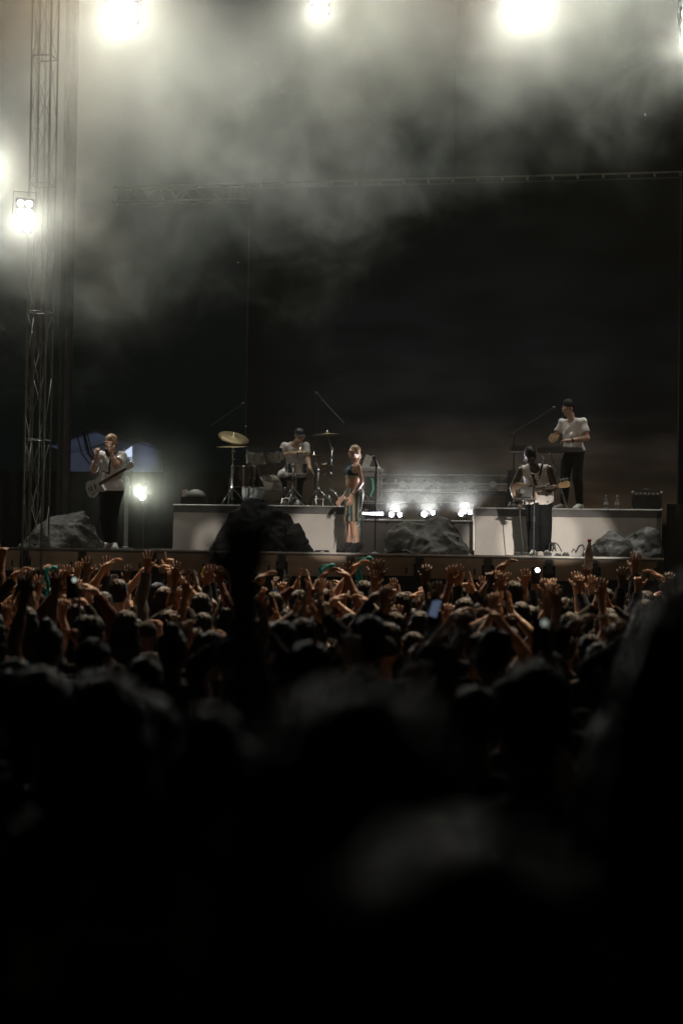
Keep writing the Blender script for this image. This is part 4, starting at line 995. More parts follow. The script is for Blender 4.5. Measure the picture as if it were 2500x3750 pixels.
# ---- laptop on its lit stand
LY = 26.0; p0, p1 = at(1313,1833,LY), at(1388,1833,LY); lx = (p0.x+p1.x)/2; zb = CASEZ; z1 = at(1350,1722,LY).z
ls = thing('equipment_stand', 'pale framed equipment stand with green light strip right of the singer', 'equipment stand', (lx,LY,zb))
W = p1.x-p0.x
wm = mat('white_painted_frame', (0.62,0.62,0.60), 0.45, var=0.05)
m = MB()
for sx in (-1,1):
    for sy in (0,.3): m.box((lx+sx*W*.44,LY+sy,(zb+z1)/2),(.03,.03,z1-zb),bevel=.004)
m.box((lx,LY+.15,zb+.016),(W,.36,.03),bevel=.004); m.build('frame', wm, ls)
MB().box((lx,LY+.15,z1+.012),(W*1.08,.40,.055),bevel=.006).build('table_top', wm, ls)
MB().box((lx-W*.12,LY+.02,z1-.07),(W*.7,.02,.07),bevel=.004).build('apron', wm, ls)
MB().box((lx+W*.05,LY+.12,(zb+z1)/2+.03),(W*.4,.10,(z1-zb)*.7),bevel=.01).build('computer_unit', plastic, ls)
MB().tube([(lx+.02,LY+.0,zb+.10),(lx+.07,LY-.01,zb+.22),(lx+.06,LY-.01,zb+.38),(lx+.03,LY,z1-.14)],.013,8).build('light_strip', mat('green_light_strip',(.1,.4,.25),.4,emit=(.10,.62,.30),estr=.22,var=0), ls, smooth=True)
ca = MB()
for k, pts in enumerate(([(.26,0,.0),(.34,-.02,-.08),(.30,-.02,-.13),(.18,-.02,-.02)],[(.20,0,-.1),(.28,-.02,-.28),(.24,0,-.45)],[(-.2,0,-.02),(-.26,-.02,-.2),(-.22,-.02,-.42),(-.05,-.02,-.5)],[(-.15,-.02,-.3),(-.05,-.03,-.42),(.02,-.02,-.5)])):
    P_ = [Vector((lx+q[0]*W/.45, LY+q[1], z1+q[2])) for q in pts]; sm_ = []
    for i in range(len(P_)-1):
        for j in range(5):
            sm_.append(P_[i].lerp(P_[i+1], j/5)+Vector((0,0,-.02*math.sin(math.pi*j/5))))
    ca.tube(sm_+[P_[-1]], .006, 5)
ca.build('cables', wm, ls)
lt = thing('laptop', 'open silver laptop leaning back on top of the equipment stand', 'laptop', (lx+.02,LY+.15,z1+.04))
sa = mat('silver_laptop', (0.68,0.68,0.67), 0.35, 0.3, var=0.03)
MB().box((lx+.01,LY+.13,z1+.051),(.30,.21,.016),bevel=.004).build('laptop_base', sa, lt)
q = Matrix.Rotation(R(20),3,'Y') @ Matrix.Rotation(R(-62),3,'X')
a = at(1341,1697,LY)
MB().box((a.x,LY+.04,a.z),(.125,.010,.29),rot=Matrix.Rotation(R(17),3,'Y') @ Matrix.Rotation(R(-12),3,'X'),bevel=.003).build('laptop_lid', sa, lt)

# ---- keyboards
def keyboard(label, xa, xb, Y, z, zb, ang=0.0, sup='x'):
    cx = (xa+xb)/2; W = xb-xa; t = thing('keyboard', label, 'keyboard', (cx,Y,z-.04))
    MB().box((cx,Y,z),(W,.30,.075),bevel=.012).build('keyboard_case', plastic, t)
    k = MB(); n = int(W/.0235)-3
    for i in range(n): k.box((cx-W/2+.04+i*.0235,Y-.06+.12,z+.043),(.0215,.14,.012),bevel=.002)
    k.build('white_keys', mat('ivory_keys',(.6,.6,.56),.3,var=.02), t)
    k = MB()
    for i in range(n-1):
        if i % 7 not in (2,6): k.box((cx-W/2+.052+i*.0235,Y-.02+.03,z+.052),(.012,.09,.014),bevel=.002)
    k.build('black_keys', plastic, t)
    kn = MB()
    for i in range(9): kn.cyl((cx-W*.40+i*.045,Y-.10,z+.037),(cx-W*.40+i*.045,Y-.10,z+.058),.010,n=8)
    kn.build('knobs', black, t)
    s = thing('keyboard_stand', 'folding stand under the '+('long keyboard on the right riser' if sup == 'x' else 'small left keyboard by the guitarist'), 'keyboard stand', (cx,Y,zb))
    m = MB()
    if sup == 'x':
        for y_ in (Y-.10,Y+.10): m.cyl((cx-W*.36,y_,zb+.02),(cx+W*.06,y_,z-.045),.016,n=8).cyl((cx+W*.16,y_,zb+.02),(cx-W*.22,y_,z-.045),.016,n=8)
        for q_ in ((cx-W*.36,zb+.02),(cx+W*.16,zb+.02),(cx-W*.22,z-.05),(cx+W*.06,z-.05)): m.cyl((q_[0],Y-.16,q_[1]),(q_[0],Y+.16,q_[1]),.014,n=8)
    else:
        m.cyl((cx-.05,Y+.05,zb+.02),(cx-.05,Y+.05,z-.045),.022,n=8).cyl((cx-.05,Y-.2,zb+.02),(cx-.05,Y+.25,zb+.02),.016).cyl((cx-.05,Y+.05,z-.20),(cx+.16,Y+.05,z-.05),.010).cyl((cx-.2,Y+.05,zb+.3),(cx+.1,Y+.05,zb+.02),.012)
    m.build('legs', steel, s)
    if sup != 'x': MB().box((cx,Y-.01,z-.052),(W*.98,.28,.018),bevel=.004).build('shelf', pale, s)
    return t
a, b_ = at(1968,1648,25.75), at(2134,1648,25.75)
keyboard('long slim black keyboard at waist height before the keyboard player', a.x, b_.x, 25.75, a.z, RZ)
a, b_ = at(1871,1644,25.9), at(1958,1644,25.9)
keyboard('short black keyboard on a pale shelf behind the guitarist', a.x, b_.x, 25.9, a.z, RZ, sup='p')
# phone or tambourine-like shaker in the player's raised hand is read as a small shaker
hp = kp + Matrix.Rotation(R(-32),3,'Z') @ (Vector(K.J['wrR'])+Vector((.04,-.09,-.02)))*1.04
t = thing('tambourine', 'small tambourine held at the belly of the keyboard player', 'tambourine', hp)
MB().lathe([(.075,-.02),(.08,-.02),(.08,.02),(.075,.02)], hp, axis=(-.3,-1,.3), n=28).build('frame', maple, t)
j = MB()
for i in range(6):
    x, y, z = frame_from((-.3,-1,.3)); a_ = i*math.pi/3; j.lathe([(.0,.0),(.016,.001),(.016,.003),(0,.004)], Vector(hp)+(x*math.cos(a_)+y*math.sin(a_))*.082, axis=(z), n=10)
j.build('jingles', chrome, t)

# ---- bottles
plw = mat('clear_plastic_bottle', (.75,.78,.78), .08, trans=.85, var=.03); redcap = mat('red_bottle_cap', (.45,.03,.02), .5)
def bottle(label, p, s=1.0, tilt=None, m_=plw, capm=None, group=None, water=False):
    t = thing('water_bottle', label, 'bottle', p, group)
    ax = Vector(tilt or (0,0,1)).normalized()
    MB().lathe([(0,0),(.030*s,0),(.033*s,.01*s),(.033*s,.05*s),(.029*s,.06*s),(.033*s,.07*s),(.033*s,.13*s),(.028*s,.16*s),(.013*s,.195*s),(.012*s,.215*s),(0,.215*s)], p, axis=ax, n=20).build('bottle_body', m_, t, smooth=True)
    MB().lathe([(0,.213*s),(.0155*s,.213*s),(.0155*s,.232*s),(0,.234*s)], p, axis=ax, n=14).build('cap', capm or pale, t)
    MB().lathe([(.0335*s,.075*s),(.0338*s,.08*s),(.0338*s,.115*s),(.0335*s,.12*s)], p, axis=ax, n=20).build('wrapper', pale, t)
for px_, lb in ((2218,'left one of two clear water bottles on the riser left of the dark amplifier'),(2258,'right one of two clear water bottles on the riser nearest the dark amplifier')):
    a = at(px_,1868,25.3); bottle(lb, (a.x,25.3,RZ), 1.0, group='water bottles on the riser')

# ---- pedals and cables
def cable(label, pts, r=.008, name='cable', n=8, m_=None):
    out = []
    P_ = [np.array(p, float) for p in pts]; P_ = [P_[0]]+P_+[P_[-1]]
    for i in range(1, len(P_)-2):
        a, b_, c, d = P_[i-1:i+3]
        for k in range(n):
            t = k/n; out.append(Vector(0.5*((2*b_)+(-a+c)*t+(2*a-5*b_+4*c-d)*t*t+(-a+3*b_-3*c+d)*t**3)))
    out.append(Vector(P_[-1]))
    return solo(MB().tube(out, r, 6), name, m_ or plastic, label, 'cable', smooth=True)
gx = lambda px_, py_, Y=23.5: tuple(at(px_,py_,Y))
cable('thin cable hanging from the guitar down to the pedals', [gx(1901,1830),gx(1903,1880),gx(1909,1950),gx(1917,2015)], .007)
cable('tall loop of black cable standing right of the guitarist', [gx(2010,2018),gx(2011,1994),gx(2020,1988),gx(2030,1995),gx(2034,2018)], .009)
cable('second loop of cable leaning right beside the guitarist shoe', [gx(2018,2018),gx(2022,1990),gx(2040,1993),gx(2056,2020)], .008)
cable('twisted cable bunch crossing beside the guitarist shoe', [gx(2022,2020),gx(2026,2000),gx(2020,1992),gx(2036,2019)], .010)
cable('arched cable rising from the stage near the dark rocks', [gx(2108,2022),gx(2118,2003),gx(2130,1996),gx(2137,2004),gx(2138,2024)], .012)
cable('small cable loop left of the arched cable', [gx(2092,2024),gx(2098,2012),gx(2104,2016),gx(2108,2026)], .008)
cable('cable snaking along the stage edge past the bassist', [(at(420,2015,23.3).x+i*.28, 23.2+.10*math.sin(i*2.1), STZ+.012) for i in range(9)], .012)
cable('cable lying along the stage edge before the guitarist', [(at(1850,2030,23.3).x+i*.2, 23.25+.07*math.sin(i*1.9), STZ+.015) for i in range(10)], .016)
rs = random.Random(9)
for i, px_ in enumerate((1893,1921,1951,2005,2042,2070)):
    a = at(px_,2022,23.3); t = thing('effect_pedal', 'effect pedal on the floor, %s in the row at the guitarist feet' % ('leftmost','second','third','fourth','fifth','rightmost')[i], 'effect pedal', (a.x,23.32,STZ), 'effect pedals before the guitarist')
    h_ = rs.uniform(.05,.08); MB().box((a.x,23.36,STZ+h_/2),(.10,.14,h_),bevel=.008).build('pedal_box', black, t)
    MB().cyl((a.x,23.31,STZ+h_),(a.x,23.31,STZ+h_+.015),.012).cyl((a.x-.025,23.39,STZ+h_),(a.x-.025,23.39,STZ+h_+.018),.008).cyl((a.x+.025,23.39,STZ+h_),(a.x+.025,23.39,STZ+h_+.018),.008).build('switches', chrome, t)
for i, px_ in enumerate((1862,1880,1898,1912)):
    a = at(px_,1858,25.1); t = thing('percussion_clamp', 'chrome clamp and pedal cluster on the riser edge, %s of four' % ('first','second','third','last')[i], 'clamp', (a.x,25.12,RZ), 'chrome clutter on the riser edge')
    MB().cyl((a.x,25.15,RZ),(a.x+.01,25.15,RZ+.10+.03*(i%2)),.010).ball((a.x+.01,25.14,RZ+.08),.018,6).build('post', chrome, t, smooth=True)
    MB().box((a.x,25.15,RZ+.012),(.06,.08,.02),bevel=.005).cyl((a.x-.03,25.12,RZ+.05),(a.x+.03,25.12,RZ+.06),.008).build('foot', chrome, t)

# ---- low truss with small lamps behind the middle gap
BY = 29.3
a, b_ = at(1250,1823,BY), at(1900,1823,BY)
t = thing('low_truss', 'low horizontal truss lying behind the gap between the risers', 'truss', (a.x,BY,RZ-.2))
lattice(t, (a.x,BY,at(1550,1823,BY).z), (b_.x,BY,at(1550,1823,BY).z), .19, .42, darkalu, .016, side=(0,0,1), rung=50)
for px_ in (1262,1880): MB().cyl((at(px_,1800,BY).x,BY,STZ),(at(px_,1800,BY).x,BY,at(1550,1823,BY).z),.03).build('leg', steel, t)
a, b_ = at(1375,1768,BY+.3), at(1885,1768,BY+.3)
t = thing('backstage_shelf', 'long dark rack of stage gear behind the middle gap under the video wall', 'rack', ((a.x+b_.x)/2,BY+.3,STZ))
for zz in (1742,1773,1797): 
    z = at(1600,zz,BY+.3).z; MB().box(((a.x+b_.x)/2,BY+.3,z),(b_.x-a.x,.4,.035),bevel=.005).build('shelf', steel, t)
for xx in (a.x+.03,(a.x+b_.x)/2,b_.x-.03): MB().box((xx,BY+.52,(STZ+a.z)/2+.08),(.06,.04,a.z-STZ+.1),bevel=.005).build('upright', black, t)
for i in range(14):
    x = a.x+.15+i*(b_.x-a.x-.3)/13; z = at(1600,1773,BY+.3).z+.018; MB().box((x,BY+.3,z+.04),(.12,.25,.08),bevel=.01).build('gear_box', black, t)
for i, px_ in enumerate((1390,1475,1516,1562,1600,1688,1726,1806)):
    a = at(px_,1776,BY-.05); t = thing('small_lamp', 'small unlit lamp with pale rim on the low truss, number %s from the left' % ('one','two','three','four','five','six','seven','eight')[i], 'stage light', (a.x,BY-.05,at(px_,1804,BY).z), 'small lamps along the low truss')
    MB().lathe([(.03,.10),(.05,.08),(.055,-.02),(.06,-.05),(.055,-.05)], a, axis=(0,1,-.2), n=16).build('can', steel, t)
    MB().lathe([(0,-.045),(.05,-.047),(.052,-.04)], a, axis=(0,1,-.2), n=16).build('lens', pale, t)
    MB().tube([a+Vector((-.065,0,0)), a+Vector((-.065,.02,-.12)), a+Vector((.065,.02,-.12)), a+Vector((.065,0,0))],.007).build('yoke', steel, t)
# ---- lit floor lamps in the gap
FL = [(1433,1884,.050,'first'),(1464,1885,.044,'second'),(1553,1883,.056,'third'),(1585,1878,.042,'fourth'),(1688,1882,.046,'fifth'),(1721,1877,.042,'last')]
for px_, py_, r_, nm in FL:
    Yf = 25.5 if nm not in ('fourth','last') else 25.8
    a = at(px_,py_,Yf)
    t = thing('floor_lamp', 'lit floor lamp glaring in the gap between risers, %s of six from the left' % nm, 'stage light', (a.x,Yf,LZ), 'lit lamps in the gap between the risers')
    MB().lathe([(.02,.14),(r_*1.3,.12),(r_*1.35,0),(r_*1.2,-.01)], a, axis=(0,1,0), n=18).build('can', black, t)
    MB().lathe([(0,-.016),(r_*.7,-.013),(r_*1.1,.0)], a, axis=(0,1,0), n=18).build('lens', lampcool, t, smooth=True)
    MB().tube([a+Vector((-r_*1.6,.05,0)), Vector((a.x-r_*1.6,Yf+.05,LZ+.01)), Vector((a.x+r_*1.6,Yf+.05,LZ+.01)), a+Vector((r_*1.6,.05,0))],.008).build('yoke', black, t)
a, b_ = at(1316,1880,25.2), at(1402,1881,25.2)
t = thing('light_bar', 'glowing violet white light bar behind the singer at knee height', 'light bar', ((a.x+b_.x)/2,25.2,LZ))
MB().box(((a.x+b_.x)/2,25.26,a.z),(b_.x-a.x,.06,.07),bevel=.008).cyl((a.x+.1,25.27,LZ),(a.x+.1,25.27,a.z),.015).cyl((b_.x-.1,25.27,LZ),(b_.x-.1,25.27,a.z),.015).build('housing', black, t)
for i in range(9):
    x = a.x+(b_.x-a.x)*(i+.5)/9; MB().box((x,25.226,a.z),((b_.x-a.x)/9-.012,.012,.030+.002*i),bevel=.005).build('cell', lampcool, t)
for px_ in (1448, 1568, 1704): spot('floor_lamp_beam', at(px_,1880,25.35), at(px_,1880,25.35)+Vector((0,-5,5.5)), 330, 120, .6, COOL, .04)
# far colored indicator lamps at the left
for px_, py_, col, nm, st_ in ((168,1803,(.35,.30,1),'top',6),(169,1829,(.35,.30,1),'middle',3),(168,1843,(.35,.30,1),'bottom',4.5)):
    a = at(px_,py_,33); m = MB().lathe([(0,-.02),(.035,-.015),(.04,.02),(0,.03)], a, axis=(0,1,0), n=12)
    solo(m, 'indicator_light', mat('blue_indicator_%d' % (st_*10), col, .3, emit=col, estr=st_, var=0), 'small blue indicator light beyond the left tower, %s of three' % nm, 'indicator light', 'blue indicator lights')
a = at(143,1855,33); solo(MB().lathe([(0,-.02),(.02,-.015),(.025,.02),(0,.03)], a, axis=(0,1,0), n=12), 'indicator_light', mat('red_indicator', (1,.1,.04), .3, emit=(1,.12,.05), estr=3, var=0), 'small red indicator light left of the blue ones', 'indicator light')
# the equipment rack these indicators sit on
a = at(155,1830,33.1)
t = thing('dimmer_rack', 'dark equipment rack beyond the left tower carrying the indicator lights', 'rack', (a.x,33.3,STZ)); MB().box((a.x,33.35,STZ+.55),(.7,.5,1.1),bevel=.02).build('cabinet', black, t)
for i in range(4): MB().box((a.x,33.09,STZ+.15+i*.26),(.6,.02,.2),bevel=.005).build('module', dgrille, t)
# thin pale uprights behind the bassist
for px_, y0_, y1_, lb, r_ in ((461,1745,1880,'pale upright pole of the frame behind the bassist, left one',.025),(469,1745,1880,'pale upright pole of the frame behind the bassist, right one',.018)):
    a, b_ = at(px_,y0_,28.5), at(px_-3,y1_,28.5)
    solo(MB().cyl(a,(a.x,28.5,STZ),r_).cyl((a.x-.03,28.5,STZ+.01),(a.x+.03,28.5,STZ+.01),.04).box((a.x,28.5,at(px_,1782,28.5).z),(.09,.05,.03),bevel=.005), 'frame_pole', steel, lb, 'pole', 'pale poles behind the bassist')
# confetti scrap falling
a = at(870,962,26.5); m = MB(); noise_grid_cloth(m, lambda u, v: a+Vector(((u-.5)*.05, (v-.5)*.03, .012*math.sin(u*4)+.01*v)), 5, 3); solo(m, 'confetti', mat('gold_foil',(.6,.45,.1),.3,.8), 'single gold confetti scrap floating above the drum riser', 'confetti')

# ---- rocks
rockm = mat('painted_rock', (0.034,0.032,0.026), 0.8, var=0.45, scale=2.6, bump=0.9, bscale=7)
def rock(label, sil, Y, depth, seed, amp=.05, m_=rockm, name='rock'):
    """sil: pixel outline along the top from left foot to right foot"""
    rs = random.Random(seed); pts = []
    P_ = [at(px_, py_, Y) for px_, py_ in sil]; x0, x1 = P_[0].x, P_[-1].x
    for p in P_:
        pts.append(Vector((p.x, Y, max(p.z, STZ)-.02)))
        e_ = math.sin(math.pi*min(1, max(0, (p.x-x0)/(x1-x0))))
        for k, (f, zf) in enumerate(((-.55,.62),(-.9,.25),(-1,0),(.55,.66),(1,0))):
            pts.append(Vector((p.x+(rs.random()-.5)*.10, Y+depth*f*(.35+.65*e_)*rs.uniform(.85,1.1), STZ+(max(p.z,STZ)-STZ)*zf*rs.uniform(.85,1.1))))
    bm = bmesh.new(); vs = [bm.verts.new(p) for p in pts]
    bmesh.ops.convex_hull(bm, input=vs); 
    for v in [v for v in bm.verts if not v.link_faces]: bm.verts.remove(v)
    bmesh.ops.triangulate(bm, faces=bm.faces)
    for _ in range(3): 
        bmesh.ops.subdivide_edges(bm, edges=[e for e in bm.edges if e.calc_length() > .07], cuts=1); bmesh.ops.triangulate(bm, faces=bm.faces)
    bmesh.ops.smooth_vert(bm, verts=bm.verts, factor=.5, use_axis_x=True, use_axis_y=True, use_axis_z=True)
    bmesh.ops.subdivide_edges(bm, edges=[e for e in bm.edges if e.calc_length() > .05], cuts=1); bmesh.ops.triangulate(bm, faces=bm.faces)
    bm.normal_update()
    for v in bm.verts:
        q = v.co*1.9+Vector((seed*3.1,0,0)); r1 = 1-abs(mnoise.noise(q))*2; r2 = 1-abs(mnoise.noise(q*2.6))*2; r3 = mnoise.noise(q*7)
        v.co += v.normal*(amp*(r1*1.6+r2*.6+r3*.25)-amp*1.2); v.co.z = max(v.co.z, STZ)
    m = MB(); bm.verts.index_update(); m._bm(bm)
    return solo(m, name, m_, label, 'rock', 'prop rocks on the stage', smooth=False)
rock('wide sloping grey prop rock on the stage at the left beside the bassist', [(80,2010),(92,1985),(120,1945),(155,1914),(215,1882),(285,1858),(310,1862),(335,1888),(356,1925),(372,2006)], 23.75, .55, 1)
rock('tall shaded prop rock left of the singer before the drum riser', [(795,2020),(808,1940),(850,1872),(905,1820),(975,1812),(1015,1838),(1030,1875),(1050,1900),(1095,1945),(1132,2020)], 23.9, .55, 2, .05, mat('dark_painted_rock',(.003,.003,.003),.9,spec=.1,var=.4,scale=2.6,bump=.9,bscale=7))  # rock colour blackened to stand in for the shade it lies in
rock('knobbly outcrop of the shaded prop rock at its right foot', [(1040,2020),(1052,1935),(1075,1904),(1096,1903),(1106,1922),(1104,1955),(1128,2020)], 23.8, .3, 7, .05, mat('dark_painted_rock',(.003,.003,.003),.9,spec=.1))
rock('broad grey prop rock in the middle below the floor lights', [(1412,2018),(1420,1960),(1434,1918),(1500,1903),(1600,1898),(1625,1885),(1660,1900),(1690,1935),(1708,2020)], 24.5, .45, 3, .045)
rock('dark two humped prop rock at the right, its lower left hump', [(2168,2024),(2180,1978),(2205,1958),(2240,1938),(2275,1955),(2300,1975),(2320,2026)], 24.0, .4, 4, .04, mat('dark_brown_rock',(.018,.016,.013),.6,var=.4,scale=2.6,bump=.9,bscale=7))
rock('dark prop rock at the far right with the taller rounded peak', [(2262,2026),(2290,1968),(2330,1942),(2372,1922),(2398,1930),(2412,1960),(2424,2028)], 24.2, .4, 5, .04, mat('dark_brown_rock',(.018,.016,.013),.6))
# ------------------------------------------------------------------ the crowd: body variants, all facing the stage once placed
cskin = mat('crowd_skin', (0.50,0.29,0.19), 0.5, var=0.2, scale=5)
cskin2 = mat('crowd_tanned_skin', (0.34,0.17,0.095), 0.5, var=0.2, scale=5)
U = lambda sd, **k: dict(dict(d=(.05*sd,-.12,1), palm=(0,-1,.05), curl=.18, spread=.12), **k)
VAR = {
 'both arms raised high': (dict(elL=(.27,-.10,1.63), wrL=(.23,-.20,1.87), elR=(-.26,-.12,1.62), wrR=(-.17,-.24,1.85)), dict(L=U(1, spread=.16), R=U(-1, curl=.4))),
 'right arm raised straight': (dict(elR=(-.24,-.10,1.66), wrR=(-.20,-.16,1.91), wrL=(.28,-.18,.98), elL=(.26,.0,1.16)), dict(R=U(-1, curl=.12, spread=.18))),
 'left arm raised with a pointing finger': (dict(elL=(.25,-.10,1.65), wrL=(.24,-.18,1.90)), dict(L=U(1, curls=[.05,1.5,1.5,1.4]))),
 'both elbows bent and hands at head height': (dict(elL=(.32,-.12,1.45), wrL=(.22,-.22,1.68), elR=(-.33,-.10,1.43), wrR=(-.20,-.24,1.64)), dict(L=U(1, curl=.5), R=U(-1, curl=.25, spread=.2))),
 'hands clapping above the head': (dict(elL=(.29,-.10,1.60), wrL=(.06,-.20,1.78), elR=(-.29,-.10,1.60), wrR=(-.055,-.20,1.77)), dict(L=U(1, palm=(-1,0,0), d=(-.15,-.1,1), curl=.06), R=U(-1, palm=(1,0,0), d=(.12,-.1,1), curl=.10))),
 'arms curved in a ring overhead': (dict(elL=(.34,-.02,1.62), wrL=(.15,-.05,1.86), elR=(-.34,-.02,1.62), wrR=(-.15,-.05,1.86)), dict(L=U(1, palm=(-.3,0,-1), d=(-.8,0,.6), curl=.5), R=U(-1, palm=(.3,0,-1), d=(.8,0,.6), curl=.5))),
 'arms down': (dict(), {}),
 'both hands held up in front of the face': (dict(elL=(.20,-.22,1.38), wrL=(.06,-.38,1.60), elR=(-.20,-.22,1.38), wrR=(-.06,-.38,1.60)), dict(L=U(1, palm=(-1,-.2,0), curl=.7), R=U(-1, palm=(1,-.2,0), curl=.7))),
 'one bent wrist raised high': (dict(elR=(-.30,-.06,1.62), wrR=(-.16,-.12,1.86), elL=(.26,0,1.15), wrL=(.26,-.15,.95)), dict(R=U(-1, d=(.75,-.2,.65), palm=(.3,.1,-1), curl=.35, spread=.05))),
}
CB = {}; LONGS = {}
skins = [cskin, cskin2, mat('crowd_pale_skin', (0.62,0.38,0.26), 0.5, var=0.2, scale=5), mat('crowd_brown_skin', (0.13,0.065,0.04), 0.45, var=0.2, scale=5)]
for i, (k, (J, hd)) in enumerate(VAR.items()):
    f = Fig(J, h=.0075 if k != 'arms down' else .010, hands=hd, width=.98, muscle=.95)
    sk = [cskin, cskin2][i % 2]
    kids = [f.shirt(blackcloth, -.02, sleeve=.5, seed=i, name='tee')] 
    F_ = None
    kids.append(f.trousers(black_denim, name='jeans'))
    LONGS[k] = f.shirt(blackcloth, -.02, long=True, seed=i, g=.013, name='sweater')
    ks = [q for q in ('wrL','wrR') if f.J[q][2] > 1.5]
    tip = None
    if ks:
        q = max(ks, key=lambda a: f.J[a][2]); hh = hd[q[2]]; tip = f.J[q]+nrm(hh['d'])*.185
    CB[k] = (f.body('crowd_body', sk), kids, tip, f)
HF = CB['arms down'][3]
HAIR = {'short hair': HF.hair(hair_brown, lambda F, c, Rm: hair_short(F, c, Rm, .006)), 'long straight hair': HF.hair(hair_brown, hair_long), 'a ponytail': HF.hair(hair_brown, hair_pony), 'a hair bun': HF.hair(hair_brown, hair_bun), 'a cap': HF.hair(blackcloth, hair_cap, 'cap')}
chair_m = [('dark', mat('crowd_dark_hair', (.0035,.0025,.002), .5, spec=.3, var=.3, scale=40, bump=.5, bscale=60)), ('brown', hair_brown), ('blond', hair_blonde)]
tee_m = [('black', blackcloth), ('navy', mat('navy_cotton', (.02,.03,.06), .9, bump=.2)), ('grey', mat('grey_cotton', (.13,.13,.13), .9, bump=.2)), ('maroon', mat('maroon_cotton', (.10,.02,.02), .9, bump=.2)), ('white', mat('crowd_white_cotton', (.55,.53,.5), .9, bump=.2)), ('olive', mat('olive_cotton', (.06,.06,.03), .9, bump=.2))]
LAND = ['left edge', 'left rock', 'bassist', 'floor blinder', 'drape end', 'black rock', 'drummer', 'singer', 'middle rock', 'gap lamps', 'guitarist', 'riser bottles', 'right rocks']
ORD = ['front','second','third','fourth','fifth','sixth','seventh','eighth','ninth','tenth','eleventh','twelfth','thirteenth','fourteenth','fifteenth','sixteenth','seventeenth','eighteenth','nineteenth','twentieth']
used = {}
placed = []
crs = random.Random(21)
def px_of(p):
    d = Vector(p)-CAM; z = d.dot(fw); return 1250+d.dot(rt)/z*FPX, 1875-d.dot(up)/z*FPX
def member(var, x, y, s, rz=0.0, hair=None, hcol=None, tee=None, mirror=False, note=None):
    body, kids, tip, f = CB[var]
    hair = hair or crs.choices(list(HAIR), [5,4,2,1.5,1.6])[0]
    hc = hcol if hcol is not None else crs.choices([0,1,2], [12,1.4,.4])[0]
    tc_ = tee if tee is not None else crs.choices(range(6), [10,3,1.2,1,.6,1])[0]
    z = ground_z(y)
    row = int(max(0, min(19, (21.6-y)/0.95))); px_, _ = px_of((x, y, 1.6)); land = LAND[int(max(0, min(12, (px_+60)/2620*13)))]
    hn = hair if hair == 'a cap' else hair.replace('a ', 'a '+chair_m[hc][0]+' ') if hair.startswith('a ') else chair_m[hc][0]+' '+hair
    core = '%s, %s top, %s crowd row, below the %s' % (hn, tee_m[tc_][0], ORD[row], land)
    lab = note or ('fan with '+core)
    if lab in used:
        lab = lab.replace('fan with', {1:'another fan with',2:'third fan with'}.get(used[lab], 'further fan with')); 
    used[lab] = used.get(lab, 0)+1
    if note is None: used['fan with '+core] = used.get('fan with '+core, 0)+ (0 if lab.startswith('fan') else 1)
    o = bpy.data.objects.new('person', body); C.objects.link(o); tag(o, lab, 'person', 'people in the crowd')
    o.location = (x, y, z); o.rotation_euler = (0, 0, math.pi+rz); o.scale = (-s if mirror else s, s, s)
    o.material_slots[0].link = 'OBJECT'; o.material_slots[0].material = crs.choices(skins, [4,4,2,2])[0]
    kk = [LONGS[var], kids[1]] if crs.random() < .45 else list(kids)
    for k in kk+[HAIR[hair]]:
        c = bpy.data.objects.new(k.name.split('.')[0], k); C.objects.link(c); c.parent = o
        if k.name[:3] in ('tee','swe'): c.material_slots[0].link = 'OBJECT'; c.material_slots[0].material = tee_m[tc_][1]
        if k.name.startswith('hair'): c.material_slots[0].link = 'OBJECT'; c.material_slots[0].material = chair_m[hc][1]
    placed.append((x, y))
    return o
def tip_world(o, var, extra=(0,0,0)):
    t = Vector(CB[var][2])+Vector(extra); s = o.scale
    return o.location + Matrix.Rotation(o.rotation_euler[2],3,'Z') @ Vector((t.x*s.x, t.y*s.y, t.z*s.z))
def raised(px_, py_, var, ylo=14.0, yhi=21.0, **kw):
    """put a fan so that the tip of the raised hand is seen at this place"""
    tip = CB[var][2]; best = None
    mir = kw.pop('mirror', crs.random() < .5); rz = kw.pop('rz', crs.uniform(-.3,.3))
    tx, ty = (-tip[0] if mir else tip[0]), tip[1]
    for _ in range(60):
        y = crs.uniform(ylo, yhi); zt = at(px_, py_, y).z; s = (zt-ground_z(y))/tip[2]
        q = Matrix.Rotation(math.pi+rz,3,'Z') @ Vector((tx*s, ty*s, 0)); a = at(px_, py_, y+q.y); x = a.x-q.x; s = (a.z-ground_z(y))/tip[2]
        near = min([math.hypot(x-u, y-v) for u, v in placed]+[9])
        sc_ = abs(s-1.0)+max(0, .42-near)*1.2
        if best is None or sc_ < best[0]: best = (sc_, x, y, s)
    _, x, y, s = best; s = max(.86, min(1.12, s))
    o = member(var, x, y, s, rz, mirror=mir, **kw); return o
